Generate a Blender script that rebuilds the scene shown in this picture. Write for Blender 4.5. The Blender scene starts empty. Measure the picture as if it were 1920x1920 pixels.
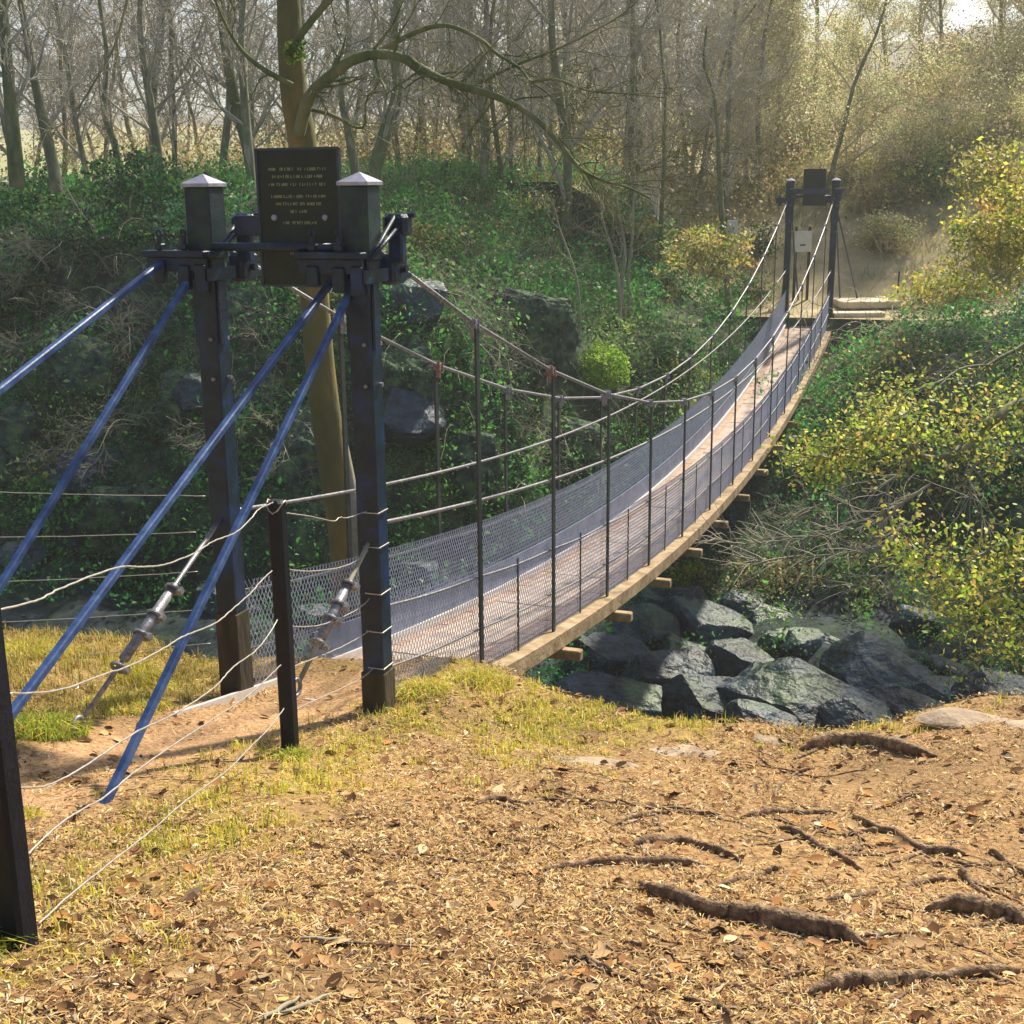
import bpy, math, random
import numpy as np
from mathutils import Matrix, Vector, noise as mnoise
R = np.random.RandomState(7); random.seed(7)
rad = math.radians
sc = bpy.context.scene
COL = sc.collection

# ------------------------------------------------------------------ camera
FPX, CPX, ZE = 2400.0, 960.0, 3.1
tilt, roll = rad(14.37), rad(-0.55)
fw = np.array([0, math.cos(tilt), -math.sin(tilt)])
r0 = np.array([1.0, 0, 0]); u0 = np.cross(r0, fw)
cr = math.cos(roll) * r0 + math.sin(roll) * u0
cu = -math.sin(roll) * r0 + math.cos(roll) * u0
CAM = np.array([0, 0, ZE])
cd = bpy.data.cameras.new('camera'); co = bpy.data.objects.new('camera', cd); COL.objects.link(co)
co.matrix_world = Matrix(((cr[0], cu[0], -fw[0], 0), (cr[1], cu[1], -fw[1], 0), (cr[2], cu[2], -fw[2], ZE), (0, 0, 0, 1)))
cd.sensor_width = 36; cd.lens = 45; cd.clip_end = 3000; cd.clip_start = 0.05
sc.camera = co

# ------------------------------------------------------------------ sky, sun, exposure
SUN_EL, SUN_AZ = 47, 38          # azimuth from the viewing direction towards the right
w = bpy.data.worlds.new('World'); sc.world = w; w.use_nodes = True
nt = w.node_tree; bg = nt.nodes['Background']
sky = nt.nodes.new('ShaderNodeTexSky'); sky.sky_type = 'NISHITA'; sky.sun_disc = False
sky.sun_elevation = rad(SUN_EL); sky.sun_rotation = rad(SUN_AZ)
sky.dust_density = 2.0; sky.air_density = 1.0; sky.ozone_density = 1.5
nt.links.new(sky.outputs[0], bg.inputs[0]); bg.inputs[1].default_value = 0.065
sl = bpy.data.lights.new('sun', 'SUN'); sl.energy = 4.2; sl.angle = rad(2.5); sl.color = (1.0, 0.88, 0.70)
so = bpy.data.objects.new('sun', sl); COL.objects.link(so)
sd = Vector((math.sin(rad(SUN_AZ)) * math.cos(rad(SUN_EL)), math.cos(rad(SUN_AZ)) * math.cos(rad(SUN_EL)), math.sin(rad(SUN_EL))))
so.rotation_euler = sd.to_track_quat('Z', 'Y').to_euler()
sc.view_settings.view_transform = 'Standard'; sc.view_settings.look = 'None'
sc.view_settings.exposure = 1.05; sc.view_settings.gamma = 1
sc.render.engine = 'CYCLES'
sc.cycles.max_bounces = 5; sc.cycles.diffuse_bounces = 2; sc.cycles.glossy_bounces = 2
sc.cycles.transparent_max_bounces = 6; sc.cycles.volume_bounces = 1

# ------------------------------------------------------------------ places
N = np.array([-1.265, 7.30, 0.0]); F = np.array([6.66, 28.9, 0.0])
L = float(np.linalg.norm(F - N)); ax = (F - N) / L
lat = np.array([ax[1], -ax[0], 0.0]); UP = np.array([0, 0, 1.0]); HW = 0.49
def W(s, t, z): return N + ax * s + lat * t + UP * z
def ray(px, py): return fw + (px - CPX) / FPX * cr - (py - CPX) / FPX * cu
def at_y(px, py, Y):
    d = ray(px, py); return CAM + d * (Y / d[1])
def hit_plane(px, py, p0, n):
    d = ray(px, py); return CAM + d * (((p0 - CAM) @ n) / (d @ n))
def st(p): d = np.asarray(p)[..., :3] - N; return d @ ax, d @ lat
def sstep(a, b, x):
    k = np.clip((x - a) / (b - a), 0, 1); return k * k * (3 - 2 * k)

def vnoise(x, y, seed=0):
    """smooth value noise, vectorised"""
    x = np.asarray(x, float); y = np.asarray(y, float)
    xi = np.floor(x).astype(np.int64); yi = np.floor(y).astype(np.int64)
    xf = x - xi; yf = y - yi
    xf = xf * xf * (3 - 2 * xf); yf = yf * yf * (3 - 2 * yf)
    def h(a, b):
        n = (a * 374761393 + b * 668265263 + seed * 1442695041) & 0xffffffff
        n = ((n ^ (n >> 13)) * 1274126177) & 0xffffffff
        return ((n ^ (n >> 16)) & 0xffff) / 65535.0
    return (h(xi, yi) * (1 - xf) + h(xi + 1, yi) * xf) * (1 - yf) + (h(xi, yi + 1) * (1 - xf) + h(xi + 1, yi + 1) * xf) * yf
def fbm(x, y, o=4, seed=0):
    a, r, f = 0.5, 0, 1.0
    for i in range(o):
        r = r + a * (vnoise(x * f, y * f, seed + i) - 0.5); a *= 0.5; f *= 2.07
    return r

ET = np.array([-40, -6, -2.6, -1.2, -0.5, 0.5, 0.9, 1.3, 2.0, 3.0, 3.6, 4.2, 6, 40.])
EV = np.array([-1., -0.6, 0.25, 0.45, 0.9, 1.25, 1.1, 0.85, 0.6, 0.72, 1.1, 1.3, 1.6, 2.5])
def edge(t): return np.interp(t, ET, EV)
def near_h(s, t):
    b = 0.26 * np.maximum(-s, 0) - 0.05 * np.maximum(s, 0)
    b = b + 0.22 * sstep(3.0, 4.0, t) * sstep(-1.6, 0.3, s)
    b = b + 0.10 * np.exp(-((t - 0.75) ** 2 / 0.09 + (s - 0.25) ** 2 / 0.35))
    b = b + 0.16 * sstep(-0.95, -1.5, t) * sstep(-3.5, -1.0, s)
    b = b - 0.05 * np.exp(-((t + 0.1) ** 2 / 0.12)) * sstep(-0.2, -1.2, s)
    return b + 0.09 * fbm(s * 1.1, t * 1.1, 3, 5) + 0.035 * fbm(s * 5, t * 5, 3, 9) + 0.016 * fbm(s * 17, t * 17, 2, 19)
FLOOR = -5.6
def rim_h(t):   # height of the far bank's rim
    return 0.15 + 3.0 * sstep(-1.6, -6.0, t) + 0.6 * sstep(2.0, 8.0, t)
def terrain(s, t):
    s = np.asarray(s, float); t = np.asarray(t, float)
    n = near_h(s, t)
    e = edge(t)
    d = np.clip((s - e) / 2.0, 0, 1)
    fl = FLOOR + 0.9 * fbm(s * 0.5, t * 0.5, 3, 21) + 1.5 * sstep(5.5, 9.0, s) + 1.0 * sstep(-2, -6, t) * sstep(4, 8, s) + 0.12 * np.maximum(0, s - 9)
    drop = d ** 0.62 if False else np.where(d < 0.5, 0.5 * (2 * d) ** 1.25, 1 - 0.5 * (2 * (1 - d)) ** 2)
    near = n * (1 - drop) + fl * drop
    # far bank
    foot = 13.2 - 4.2 * sstep(-2, -6.5, t) + 1.6 * fbm(t * 0.35, s * 0.1, 3, 31)
    top = 21.6 - 0.6 * sstep(-3.5, -8.5, t) + 1.2 * fbm(t * 0.4, 3.3, 3, 33)
    k = np.clip((s - foot) / (top - foot), 0, 1)
    steep = sstep(-1.0, -5.0, t)
    prof = (1 - steep) * (0.35 * k + 0.65 * k * k * (3 - 2 * k)) + steep * (0.75 * sstep(0, 0.55, k) + 0.25 * k)
    crag = ((1.1 + 0.9 * steep) * fbm(s * 0.9, t * 0.9, 4, 41) + 0.35 * fbm(s * 2.5, t * 2.5, 3, 43)) * np.sin(np.pi * np.clip(k, 0, 1))
    rim = rim_h(t)
    bank = fl * (1 - prof) + rim * prof + crag
    # hillside behind the far tower, plateau behind the wood
    back = sstep(23.5, 34, s) * (3.3 - rim) * sstep(-9, -1, t) + 0.02 * np.maximum(0, s - 30)
    right = 1.6 * sstep(3, 12, t) * sstep(20, 34, s) + 4.0 * sstep(-3, 2, t) * sstep(27, 45, s)
    far = bank + (back + right) * (k >= 1) + 0.5 * fbm(s * 0.3, t * 0.3, 3, 51) * (k >= 1) * sstep(23, 27, s)
    lim = -1.10 + 0.0083 * (s - L / 2) ** 2 - 0.42 + 0.55 * np.maximum(0, np.abs(t) - 0.85)
    far = np.where((s < 22.75) & (s > 12), np.minimum(far, lim), far)
    out = np.where(s < e, n, np.where(s < 10, near, far))
    return out
def Hw(x, y):
    p = np.stack([x, y, np.zeros_like(x)], -1); s, t = st(p); return terrain(s, t)
def ground_pt(s, t): return W(s, t, float(terrain(s, t)))
def march(px, py, k0=1.0, k1=80, H=terrain):
    d = ray(px, py); k = k0
    while k < k1:
        p = CAM + d * k; s, t = st(p)
        if p[2] < float(H(s, t)): return p
        k += 0.02 if k < 9 else 0.07
    return CAM + d * k1

# ------------------------------------------------------------------ materials
def principled(m): return m.node_tree.nodes['Principled BSDF']
def mat(name, c1, c2=None, rough=0.8, metal=0.0, scale=8.0, bump=0.0, bscale=None, spec=0.5, c3=None, coord='Object', stretch=None, detail=6, lo=0.35, hi=0.65):
    m = bpy.data.materials.new(name); m.use_nodes = True; t = m.node_tree; b = principled(m)
    b.inputs['Roughness'].default_value = rough; b.inputs['Metallic'].default_value = metal
    b.inputs['Specular IOR Level'].default_value = spec
    b.inputs['Base Color'].default_value = (*c1, 1)
    tc = t.nodes.new('ShaderNodeTexCoord'); src = tc.outputs[coord]
    if stretch:
        mp = t.nodes.new('ShaderNodeMapping'); mp.inputs['Scale'].default_value = stretch
        t.links.new(src, mp.inputs[0]); src = mp.outputs[0]
    if c2 is not None:
        nz = t.nodes.new('ShaderNodeTexNoise'); nz.inputs['Scale'].default_value = scale; nz.inputs['Detail'].default_value = detail
        nz.inputs['Roughness'].default_value = 0.65
        t.links.new(src, nz.inputs['Vector'])
        rp = t.nodes.new('ShaderNodeValToRGB'); t.links.new(nz.outputs[0], rp.inputs[0])
        e = rp.color_ramp.elements; e[0].position = lo; e[0].color = (*c1, 1); e[1].position = hi; e[1].color = (*c2, 1)
        if c3 is not None:
            x = e.new((lo + hi) / 2); x.color = (*c3, 1)
        t.links.new(rp.outputs[0], b.inputs['Base Color'])
    if bump:
        n2 = t.nodes.new('ShaderNodeTexNoise'); n2.inputs['Scale'].default_value = bscale or scale * 4; n2.inputs['Detail'].default_value = 8
        t.links.new(src, n2.inputs['Vector'])
        bp = t.nodes.new('ShaderNodeBump'); bp.inputs['Strength'].default_value = bump; bp.inputs['Distance'].default_value = 0.02
        t.links.new(n2.outputs[0], bp.inputs['Height']); t.links.new(bp.outputs[0], b.inputs['Normal'])
    return m
def leafmat(name, rough=0.5, trans=0.5, spec=0.4):
    m = bpy.data.materials.new(name); m.use_nodes = True; t = m.node_tree; b = principled(m)
    at = t.nodes.new('ShaderNodeAttribute'); at.attribute_name = 'Col'
    t.links.new(at.outputs['Color'], b.inputs['Base Color']); b.inputs['Roughness'].default_value = rough
    b.inputs['Specular IOR Level'].default_value = spec
    if trans > 0:
        tr = t.nodes.new('ShaderNodeBsdfTranslucent'); t.links.new(at.outputs['Color'], tr.inputs[0])
        mx = t.nodes.new('ShaderNodeMixShader'); mx.inputs[0].default_value = trans
        t.links.new(b.outputs[0], mx.inputs[1]); t.links.new(tr.outputs[0], mx.inputs[2])
        t.links.new(mx.outputs[0], t.nodes['Material Output'].inputs['Surface'])
    return m
M_BLUE = mat('blue_black_paint', (0.003, 0.012, 0.045), (0.010, 0.036, 0.12), 0.42, 0.0, 6, 0.25, 60, 0.4, c3=(0.006, 0.022, 0.040))
M_STAY = mat('blue_stay_paint', (0.014, 0.040, 0.13), (0.075, 0.140, 0.32), 0.40, 0.0, 9, 0.08, 40, 0.5, c3=(0.035, 0.085, 0.24))
M_NAVY = mat('navy_post_paint', (0.008, 0.018, 0.045), (0.017, 0.04, 0.085), 0.42, 0.0, 9, 0.3, 55, 0.6)
M_BLACK = mat('black_post_paint', (0.003, 0.005, 0.012), (0.007, 0.011, 0.024), 0.55, 0, 12, 0.2, 60, 0.3)
M_HEAD = mat('algae_stained_paint', (0.004, 0.016, 0.020), (0.018, 0.050, 0.030), 0.5, 0.0, 7, 0.2, 60, 0.4, c3=(0.008, 0.026, 0.040))
M_CAP = mat('bare_lead_cap', (0.24, 0.24, 0.34), (0.40, 0.40, 0.50), 0.4, 0.2, 12, 0.2, 40)
M_SLEEVE = mat('weathered_timber_sleeve', (0.018, 0.020, 0.012), (0.075, 0.058, 0.030), 0.85, 0, 6, 0.5, 30, stretch=(1, 1, 0.3))
M_GALV = mat('galvanised_cable', (0.13, 0.14, 0.17), (0.34, 0.34, 0.37), 0.42, 0.45, 30, 0.2, 90)
M_WIRE = mat('galvanised_wire', (0.36, 0.35, 0.33), (0.58, 0.56, 0.52), 0.4, 0.4, 30)
M_MESH = mat('chain_link_wire', (0.30, 0.35, 0.50), (0.46, 0.51, 0.66), 0.5, 0.1, 20)
M_RUST = mat('rusty_clamp', (0.17, 0.075, 0.05), (0.33, 0.24, 0.23), 0.7, 0.3, 40, 0.3)
M_HANG = mat('dark_hanger_paint', (0.012, 0.02, 0.024), (0.03, 0.045, 0.05), 0.5, 0, 20, 0.2)
M_DECK = mat('worn_deck_boards', (0.30, 0.19, 0.13), (0.50, 0.37, 0.28), 0.75, 0, 3.2, 0.4, 30, c3=(0.40, 0.26, 0.18))
M_FASC = mat('pale_bleached_timber', (0.16, 0.115, 0.065), (0.44, 0.34, 0.22), 0.8, 0, 5, 0.4, 30, c3=(0.32, 0.235, 0.13))
M_KERB = mat('pale_metal_edge', (0.62, 0.61, 0.62), (0.78, 0.77, 0.76), 0.35, 0.2, 12)
M_BLUEBOARD = mat('blue_grey_board', (0.07, 0.10, 0.18), (0.14, 0.18, 0.29), 0.55, 0, 5, 0.2)
M_PLAQUE = mat('dark_bronze_plaque', (0.003, 0.010, 0.007), (0.009, 0.022, 0.014), 0.6, 0.0, 10, 0.2, 60)
M_GOLD = mat('faded_gold_letters', (0.26, 0.32, 0.16), (0.40, 0.44, 0.24), 0.6, 0.1, 80)
M_WHITE = mat('white_board', (0.62, 0.6, 0.57), (0.72, 0.70, 0.66), 0.6, 0, 8)
M_STEM = mat('pale_stems', (0.22, 0.21, 0.15), (0.40, 0.38, 0.28), 0.8, 0, 3)
M_BARK = mat('grey_bark', (0.12, 0.13, 0.09), (0.38, 0.36, 0.28), 0.9, 0, 5, 0.5, 25, c3=(0.17, 0.19, 0.10), stretch=(1, 1, 0.35))
M_BARK2 = mat('mossy_bark', (0.065, 0.095, 0.028), (0.24, 0.22, 0.13), 0.9, 0, 4, 0.5, 25, c3=(0.13, 0.165, 0.06), stretch=(1, 1, 0.35))
M_BARKN = mat('ochre_trunk_bark', (0.075, 0.085, 0.030), (0.34, 0.20, 0.065), 0.85, 0, 0.9, 0.6, 22, c3=(0.14, 0.13, 0.045), stretch=(1, 1, 0.4))
M_TWIG = mat('twig_bark', (0.30, 0.28, 0.23), (0.56, 0.53, 0.43), 0.9, 0, 2)
M_TWIGO = mat('ochre_twigs', (0.46, 0.38, 0.25), (0.66, 0.55, 0.38), 0.9, 0, 2)
M_LEAF = leafmat('leaf'); M_FLAKE = leafmat('litter_flake', 0.9, 0.0, 0.1); M_GRASS = leafmat('grass_blade', 0.6, 0.4, 0.3)
M_ROOT = mat('root_bark', (0.06, 0.033, 0.018), (0.48, 0.34, 0.20), 0.8, 0, 22, 0.9, 60, c3=(0.20, 0.125, 0.065), lo=.3, hi=.7)
M_STEP = mat('pale_pink_slab', (0.55, 0.44, 0.34), (0.75, 0.64, 0.52), 0.8, 0, 3, 0.2)
M_STONE = mat('pale_flat_stone', (0.22, 0.16, 0.105), (0.46, 0.36, 0.25), 0.85, 0, 6, 0.5, 30)
def rockmat():
    m = mat('wet_gorge_rock', (0.005, 0.013, 0.022), (0.085, 0.13, 0.165), 0.45, 0, 1.9, 1.0, 6, 0.5, c3=(0.035, 0.065, 0.085), lo=0.36, hi=0.68)
    t = m.node_tree; b = principled(m)
    src = b.inputs['Base Color'].links[0].from_socket
    ge = t.nodes.new('ShaderNodeNewGeometry'); sp = t.nodes.new('ShaderNodeSeparateXYZ'); t.links.new(ge.outputs['Normal'], sp.inputs[0])
    nz = t.nodes.new('ShaderNodeTexNoise'); nz.inputs['Scale'].default_value = 1.1; nz.inputs['Detail'].default_value = 7
    tc = t.nodes.new('ShaderNodeTexCoord'); t.links.new(tc.outputs['Object'], nz.inputs['Vector'])
    mm = t.nodes.new('ShaderNodeMath'); mm.operation = 'MULTIPLY'; t.links.new(sp.outputs[2], mm.inputs[0]); t.links.new(nz.outputs[0], mm.inputs[1])
    rp = t.nodes.new('ShaderNodeValToRGB'); rp.color_ramp.elements[0].position = 0.42; rp.color_ramp.elements[1].position = 0.60
    t.links.new(mm.outputs[0], rp.inputs[0])
    mx = t.nodes.new('ShaderNodeMixRGB'); t.links.new(rp.outputs[0], mx.inputs[0]); t.links.new(src, mx.inputs[1])
    mx.inputs[2].default_value = (0.09, 0.15, 0.075, 1); t.links.new(mx.outputs[0], b.inputs['Base Color'])
    b.inputs['Normal'].links[0].from_node.inputs['Distance'].default_value = 0.12
    return m
M_ROCK = rockmat()

M_CRAG = mat('mossy_crag', (0.008, 0.018, 0.016), (0.15, 0.22, 0.08), 0.9, 0, 4.5, 1.0, 12, 0.2, c3=(0.06, 0.10, 0.075), lo=.34, hi=.66)
# ------------------------------------------------------------------ mesh building
class MB:
    def __init__(s): s.v = []; s.f = []; s.n = 0
    def add(s, v, f):
        v = np.asarray(v, float); s.v.append(v); s.f.extend([tuple(int(i) + s.n for i in q) for q in f]); s.n += len(v)
    def tube(s, pts, rr, k=6, cap=True, flat=None):
        p = np.asarray(pts, float); n = len(p); rr = np.broadcast_to(np.asarray(rr, float), (n,))
        tg = np.gradient(p, axis=0); tg /= np.linalg.norm(tg, axis=1)[:, None] + 1e-9
        d = p[-1] - p[0]; ref = np.array([0, 0, 1.0]) if abs(d[2]) < 0.8 * np.linalg.norm(d) else np.array([1.0, 0.1, 0])
        a = np.cross(tg, ref); a /= np.linalg.norm(a, axis=1)[:, None] + 1e-9; b = np.cross(a, tg)
        if flat is None: flat = (1, 1)
        an = np.arange(k) * 2 * np.pi / k + (np.pi / k)
        v = p[:, None] + rr[:, None, None] * (a[:, None] * np.cos(an)[None, :, None] * flat[0] + b[:, None] * np.sin(an)[None, :, None] * flat[1])
        f = [(i * k + j, i * k + (j + 1) % k, (i + 1) * k + (j + 1) % k, (i + 1) * k + j) for i in range(n - 1) for j in range(k)]
        if cap: f += [tuple(range(k))[::-1], tuple((n - 1) * k + j for j in range(k))]
        s.add(v.reshape(-1, 3), f)
    def box(s, c, h, A=(ax, lat, UP), bev=0.0, taper=1.0):
        c = np.asarray(c, float); A = [np.asarray(q, float) for q in A]
        if bev <= 0:
            v = []
            for z in (-1, 1):
                q = taper if z > 0 else 1
                for x, y in ((-1, -1), (1, -1), (1, 1), (-1, 1)): v.append(c + A[0] * x * h[0] * q + A[1] * y * h[1] * q + A[2] * z * h[2])
            s.add(v, [(3, 2, 1, 0), (4, 5, 6, 7), (0, 1, 5, 4), (1, 2, 6, 5), (2, 3, 7, 6), (3, 0, 4, 7)]); return
        v = []; rings = [(-h[2], bev), (-h[2] + bev, 0), (h[2] - bev, 0), (h[2], bev)]
        for z, i in rings:
            X, Y = h[0] - i, h[1] - i
            for x, y in ((-X, -Y + bev), (-X + bev, -Y), (X - bev, -Y), (X, -Y + bev), (X, Y - bev), (X - bev, Y), (-X + bev, Y), (-X, Y - bev)):
                v.append(c + A[0] * x + A[1] * y + A[2] * z)
        f = [(i * 8 + j, i * 8 + (j + 1) % 8, (i + 1) * 8 + (j + 1) % 8, (i + 1) * 8 + j) for i in range(3) for j in range(8)]
        f += [tuple(range(8))[::-1], tuple(24 + j for j in range(8))]
        s.add(v, f)
    def bar(s, a, b, w_, h_, side=None, bev=0.0):
        a = np.asarray(a, float); b = np.asarray(b, float); d = b - a; l = np.linalg.norm(d); d /= l
        sd_ = np.cross(d, UP) if side is None else np.asarray(side, float)
        sd_ = sd_ - d * (sd_ @ d); sd_ /= np.linalg.norm(sd_); u = np.cross(sd_, d)
        s.box((a + b) / 2, (w_ / 2, h_ / 2, l / 2), (sd_, u, d), bev)
    def build(s, name, m, parent=None, smooth=False):
        v = np.concatenate(s.v); return raw(name, v, s.f, m, parent, smooth)
def raw(name, v, f, m, parent=None, smooth=False):
    me = bpy.data.meshes.new(name); me.from_pydata([tuple(x) for x in v], [], f)
    me.update()
    if smooth: me.polygons.foreach_set('use_smooth', [True] * len(me.polygons))
    return link(name, me, m, parent)
def link(name, me, m, parent=None):
    o = bpy.data.objects.new(name, me); COL.objects.link(o)
    for q in (m if isinstance(m, (list, tuple)) else [m]): me.materials.append(q)
    if parent is not None:
        o.parent = parent
        o.matrix_parent_inverse = Matrix.Translation(parent.location).inverted() if parent.rotation_euler.z == 0 and parent.type == 'EMPTY' and parent.parent is None else Matrix()
    return o
def bulk(name, v, nper, m, cols=None, parent=None, faces=None, smooth=False):
    """many small polygons of nper verts each, or given faces (flat index array with nper per face)"""
    v = np.asarray(v, np.float32).reshape(-1, 3)
    idx = np.arange(len(v), dtype=np.int32) if faces is None else np.asarray(faces, np.int32).ravel()
    nf = len(idx) // nper
    me = bpy.data.meshes.new(name); me.vertices.add(len(v)); me.vertices.foreach_set('co', v.ravel())
    me.loops.add(len(idx)); me.loops.foreach_set('vertex_index', idx)
    me.polygons.add(nf); me.polygons.foreach_set('loop_start', np.arange(nf, dtype=np.int32) * nper)
    me.polygons.foreach_set('loop_total', np.full(nf, nper, np.int32))
    if smooth: me.polygons.foreach_set('use_smooth', np.ones(nf, bool))
    me.update(calc_edges=True); me.validate()
    if cols is not None:
        a = me.color_attributes.new('Col', 'FLOAT_COLOR', 'POINT')
        c = np.ones((len(v), 4), np.float32); c[:, :3] = np.repeat(np.asarray(cols, np.float32), len(v) // len(cols), axis=0)
        a.data.foreach_set('color', c.ravel())
    return link(name, me, m, parent)
def tag(o, label=None, cat=None, group=None, kind=None):
    if label: o['label'] = label
    if cat: o['category'] = cat
    if group: o['group'] = group
    if kind: o['kind'] = kind
    return o
def empty(name, p=(0, 0, 0)):
    o = bpy.data.objects.new(name, None); o.location = Vector([float(q) for q in p]); COL.objects.link(o); o.empty_display_size = 0.2
    return o
def copy_tree(o, parent=None):
    c = o.copy(); COL.objects.link(c); c.parent = parent
    if parent is not None: c.matrix_parent_inverse = o.matrix_parent_inverse.copy()
    for ch in list(o.children): copy_tree(ch, c)
    return c

# ------------------------------------------------------------------ leaves and stems
def rand_dirs(n, zb=0.0):
    d = R.normal(size=(n, 3)); d[:, 2] += zb; return d / np.linalg.norm(d, axis=1)[:, None]
def leaf_verts(c, size, zb=0.3, aspect=0.55, flat=0.0):
    """one diamond leaf (4 verts) for every centre"""
    n = len(c); nrm = rand_dirs(n, zb); a = np.cross(nrm, rand_dirs(n)); a /= np.linalg.norm(a, axis=1)[:, None] + 1e-9
    b = np.cross(nrm, a); s_ = np.broadcast_to(size, (n,))[:, None] * (0.6 + 0.8 * R.rand(n, 1))
    return np.stack([c - a * s_ * 0.5, c + b * s_ * 0.5 * aspect + nrm * s_ * 0.12, c + a * s_ * 0.5, c - b * s_ * 0.5 * aspect + nrm * s_ * 0.12], 1)
def pal(n, cols, jit=0.25, weights=None):
    c = np.asarray(cols, float)[R.choice(len(cols), n, p=weights)]
    return np.clip(c * (1 + jit * R.normal(size=(n, 1))) * (1 + 0.08 * R.normal(size=(n, 3))), 0.004, 0.9)
def cloud(center, rr, nclump, per, size, cols, shell=0.55, zb=0.3, jit=0.25, clump=0.16):
    """leaves of an uneven crown: clumps spread through an ellipsoid; returns verts, cols"""
    d = rand_dirs(nclump); k = (shell + (1 - shell) * R.rand(nclump)) ; k *= 0.75 + 0.5 * vnoise(d[:, 0] * 3 + 7, d[:, 1] * 3 + d[:, 2] * 2)
    cc = np.asarray(center) + d * k[:, None] * np.asarray(rr)
    cl = pal(nclump, cols, jit)
    cr_ = clump * max(rr) * (0.5 + R.rand(nclump))
    p = np.repeat(cc, per, 0) + R.normal(size=(nclump * per, 3)) * np.repeat(cr_, per)[:, None] * np.array([1, 1, 0.7])
    c = np.clip(np.repeat(cl, per, 0) * (1 + 0.2 * R.normal(size=(nclump * per, 1))), 0.004, 0.9)
    return leaf_verts(p, size, zb), c
def grow(mb, base, d, length, r, level, spec, rng, tips=None):
    """recursive branching, adds tubes to mb[level]"""
    n = spec['seg'][min(level, len(spec['seg']) - 1)]
    p = np.zeros((n + 1, 3)); p[0] = base; dd = d / np.linalg.norm(d)
    wob = spec['wob'][min(level, len(spec['wob']) - 1)]; upb = spec['up'][min(level, len(spec['up']) - 1)]
    for i in range(n):
        dd = dd + rng.normal(size=3) * wob + np.array([0, 0, upb]); dd /= np.linalg.norm(dd)
        p[i + 1] = p[i] + dd * length / n
    rr = np.linspace(r, r * spec['taper'][min(level, len(spec['taper']) - 1)], n + 1)
    k = (7, 5, 4, 3, 3)[min(level, 4)]
    mb[0 if level == 0 else 1].tube(p, rr, k, cap=False)
    if tips is not None and level >= spec['maxl'] - 1: tips.append(p[-1]); tips.append(p[n // 2])
    if level >= spec['maxl']: return
    nb = spec['nb'][level]; st0 = spec['start'][level]
    for j in range(nb):
        k_ = st0 + (1 - st0) * (j + rng.rand()) / nb; x = k_ * n; i = min(int(x), n - 1); q = p[i] + (p[i + 1] - p[i]) * (x - i)
        tg = p[i + 1] - p[i]; tg /= np.linalg.norm(tg)
        s_ = np.cross(tg, rng.normal(size=3)); s_ /= np.linalg.norm(s_)
        an = spec['ang'][level] * (0.7 + 0.6 * rng.rand())
        nd = tg * math.cos(an) + s_ * math.sin(an)
        grow(mb, q, nd, length * spec['len'][level] * (0.6 + 0.6 * rng.rand()) * (1.15 - 0.6 * k_), max(rr[i] * 0.55 * (0.6 + 0.5 * rng.rand()), spec['rmin']), level + 1, spec, rng, tips)
SPEC = dict(seg=(9, 6, 4, 3, 2), wob=(0.07, 0.14, 0.18, 0.22, 0.25), up=(0.02, 0.07, 0.05, 0.03, 0.0), taper=(0.3, 0.3, 0.35, 0.5, 0.5),
            nb=(11, 7, 6, 4), start=(0.12, 0.15, 0.15, 0.2), ang=(0.75, 0.8, 0.75, 0.7), len=(0.36, 0.5, 0.5, 0.5), rmin=0.0085, maxl=4)
def tree(name, base, height, r, seed, bark, twig, lean=(0, 0), spec=None, leaves=None, trunk_path=None, crown='crown'):
    rng = np.random.RandomState(seed); sp = dict(SPEC); sp.update(spec or {})
    root = empty(name, base); base = np.asarray(base, float); mb = (MB(), MB()); tips = []
    if trunk_path is None:
        grow(mb, base - UP * 0.3, np.array([lean[0], lean[1], 1.0]), height, r, 0, sp, rng, tips)
    else:
        p, rr = trunk_path; mb[0].tube(p, rr, 10, cap=False)
        for j in range(sp['nb'][0]):
            k_ = sp['start'][0] + (1 - sp['start'][0]) * (j + rng.rand()) / sp['nb'][0]; x = k_ * (len(p) - 1); i = min(int(x), len(p) - 2)
            q = p[i] + (p[i + 1] - p[i]) * (x - i); tg = p[i + 1] - p[i]; tg = tg / np.linalg.norm(tg)
            s_ = np.cross(tg, rng.normal(size=3)); s_ /= np.linalg.norm(s_)
            grow(mb, q, tg * 0.6 + s_ * 0.7, height * sp['len'][0] * (0.5 + 0.7 * rng.rand()), rr[i] * 0.35, 1, sp, rng, tips)
    mb[0].build('trunk', bark, root, True)
    if mb[1].n: mb[1].build(crown, twig, root, True)
    if leaves:
        tp = np.array(tips); n = leaves['n']
        p = tp[rng.randint(len(tp), size=n)] + rng.normal(size=(n, 3)) * leaves.get('spread', 0.25)
        bulk('foliage', leaf_verts(p, leaves['size'], 0.2), 4, M_LEAF, pal(n, leaves['cols'], 0.3), root)
    return root

# ================================================================== SETTING
def grid(name, s_, t_, m, H=terrain, smooth=True, cols=None):
    S, T = np.meshgrid(s_, t_, indexing='ij'); Z = H(S, T)
    v = N + S[..., None] * ax + T[..., None] * lat + Z[..., None] * UP
    n, k = S.shape; i = np.arange(n * k).reshape(n, k)
    f = np.stack([i[:-1, :-1], i[:-1, 1:], i[1:, 1:], i[1:, :-1]], -1)
    o = bulk(name, v.reshape(-1, 3), 4, m, None, None, f, smooth)
    if cols is not None:
        a = o.data.color_attributes.new('Col', 'FLOAT_COLOR', 'POINT'); c = np.ones((n * k, 4), np.float32)
        c[:, :3] = cols(S.ravel(), T.ravel()); a.data.foreach_set('color', c.ravel())
    return tag(o, kind='structure')
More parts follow.
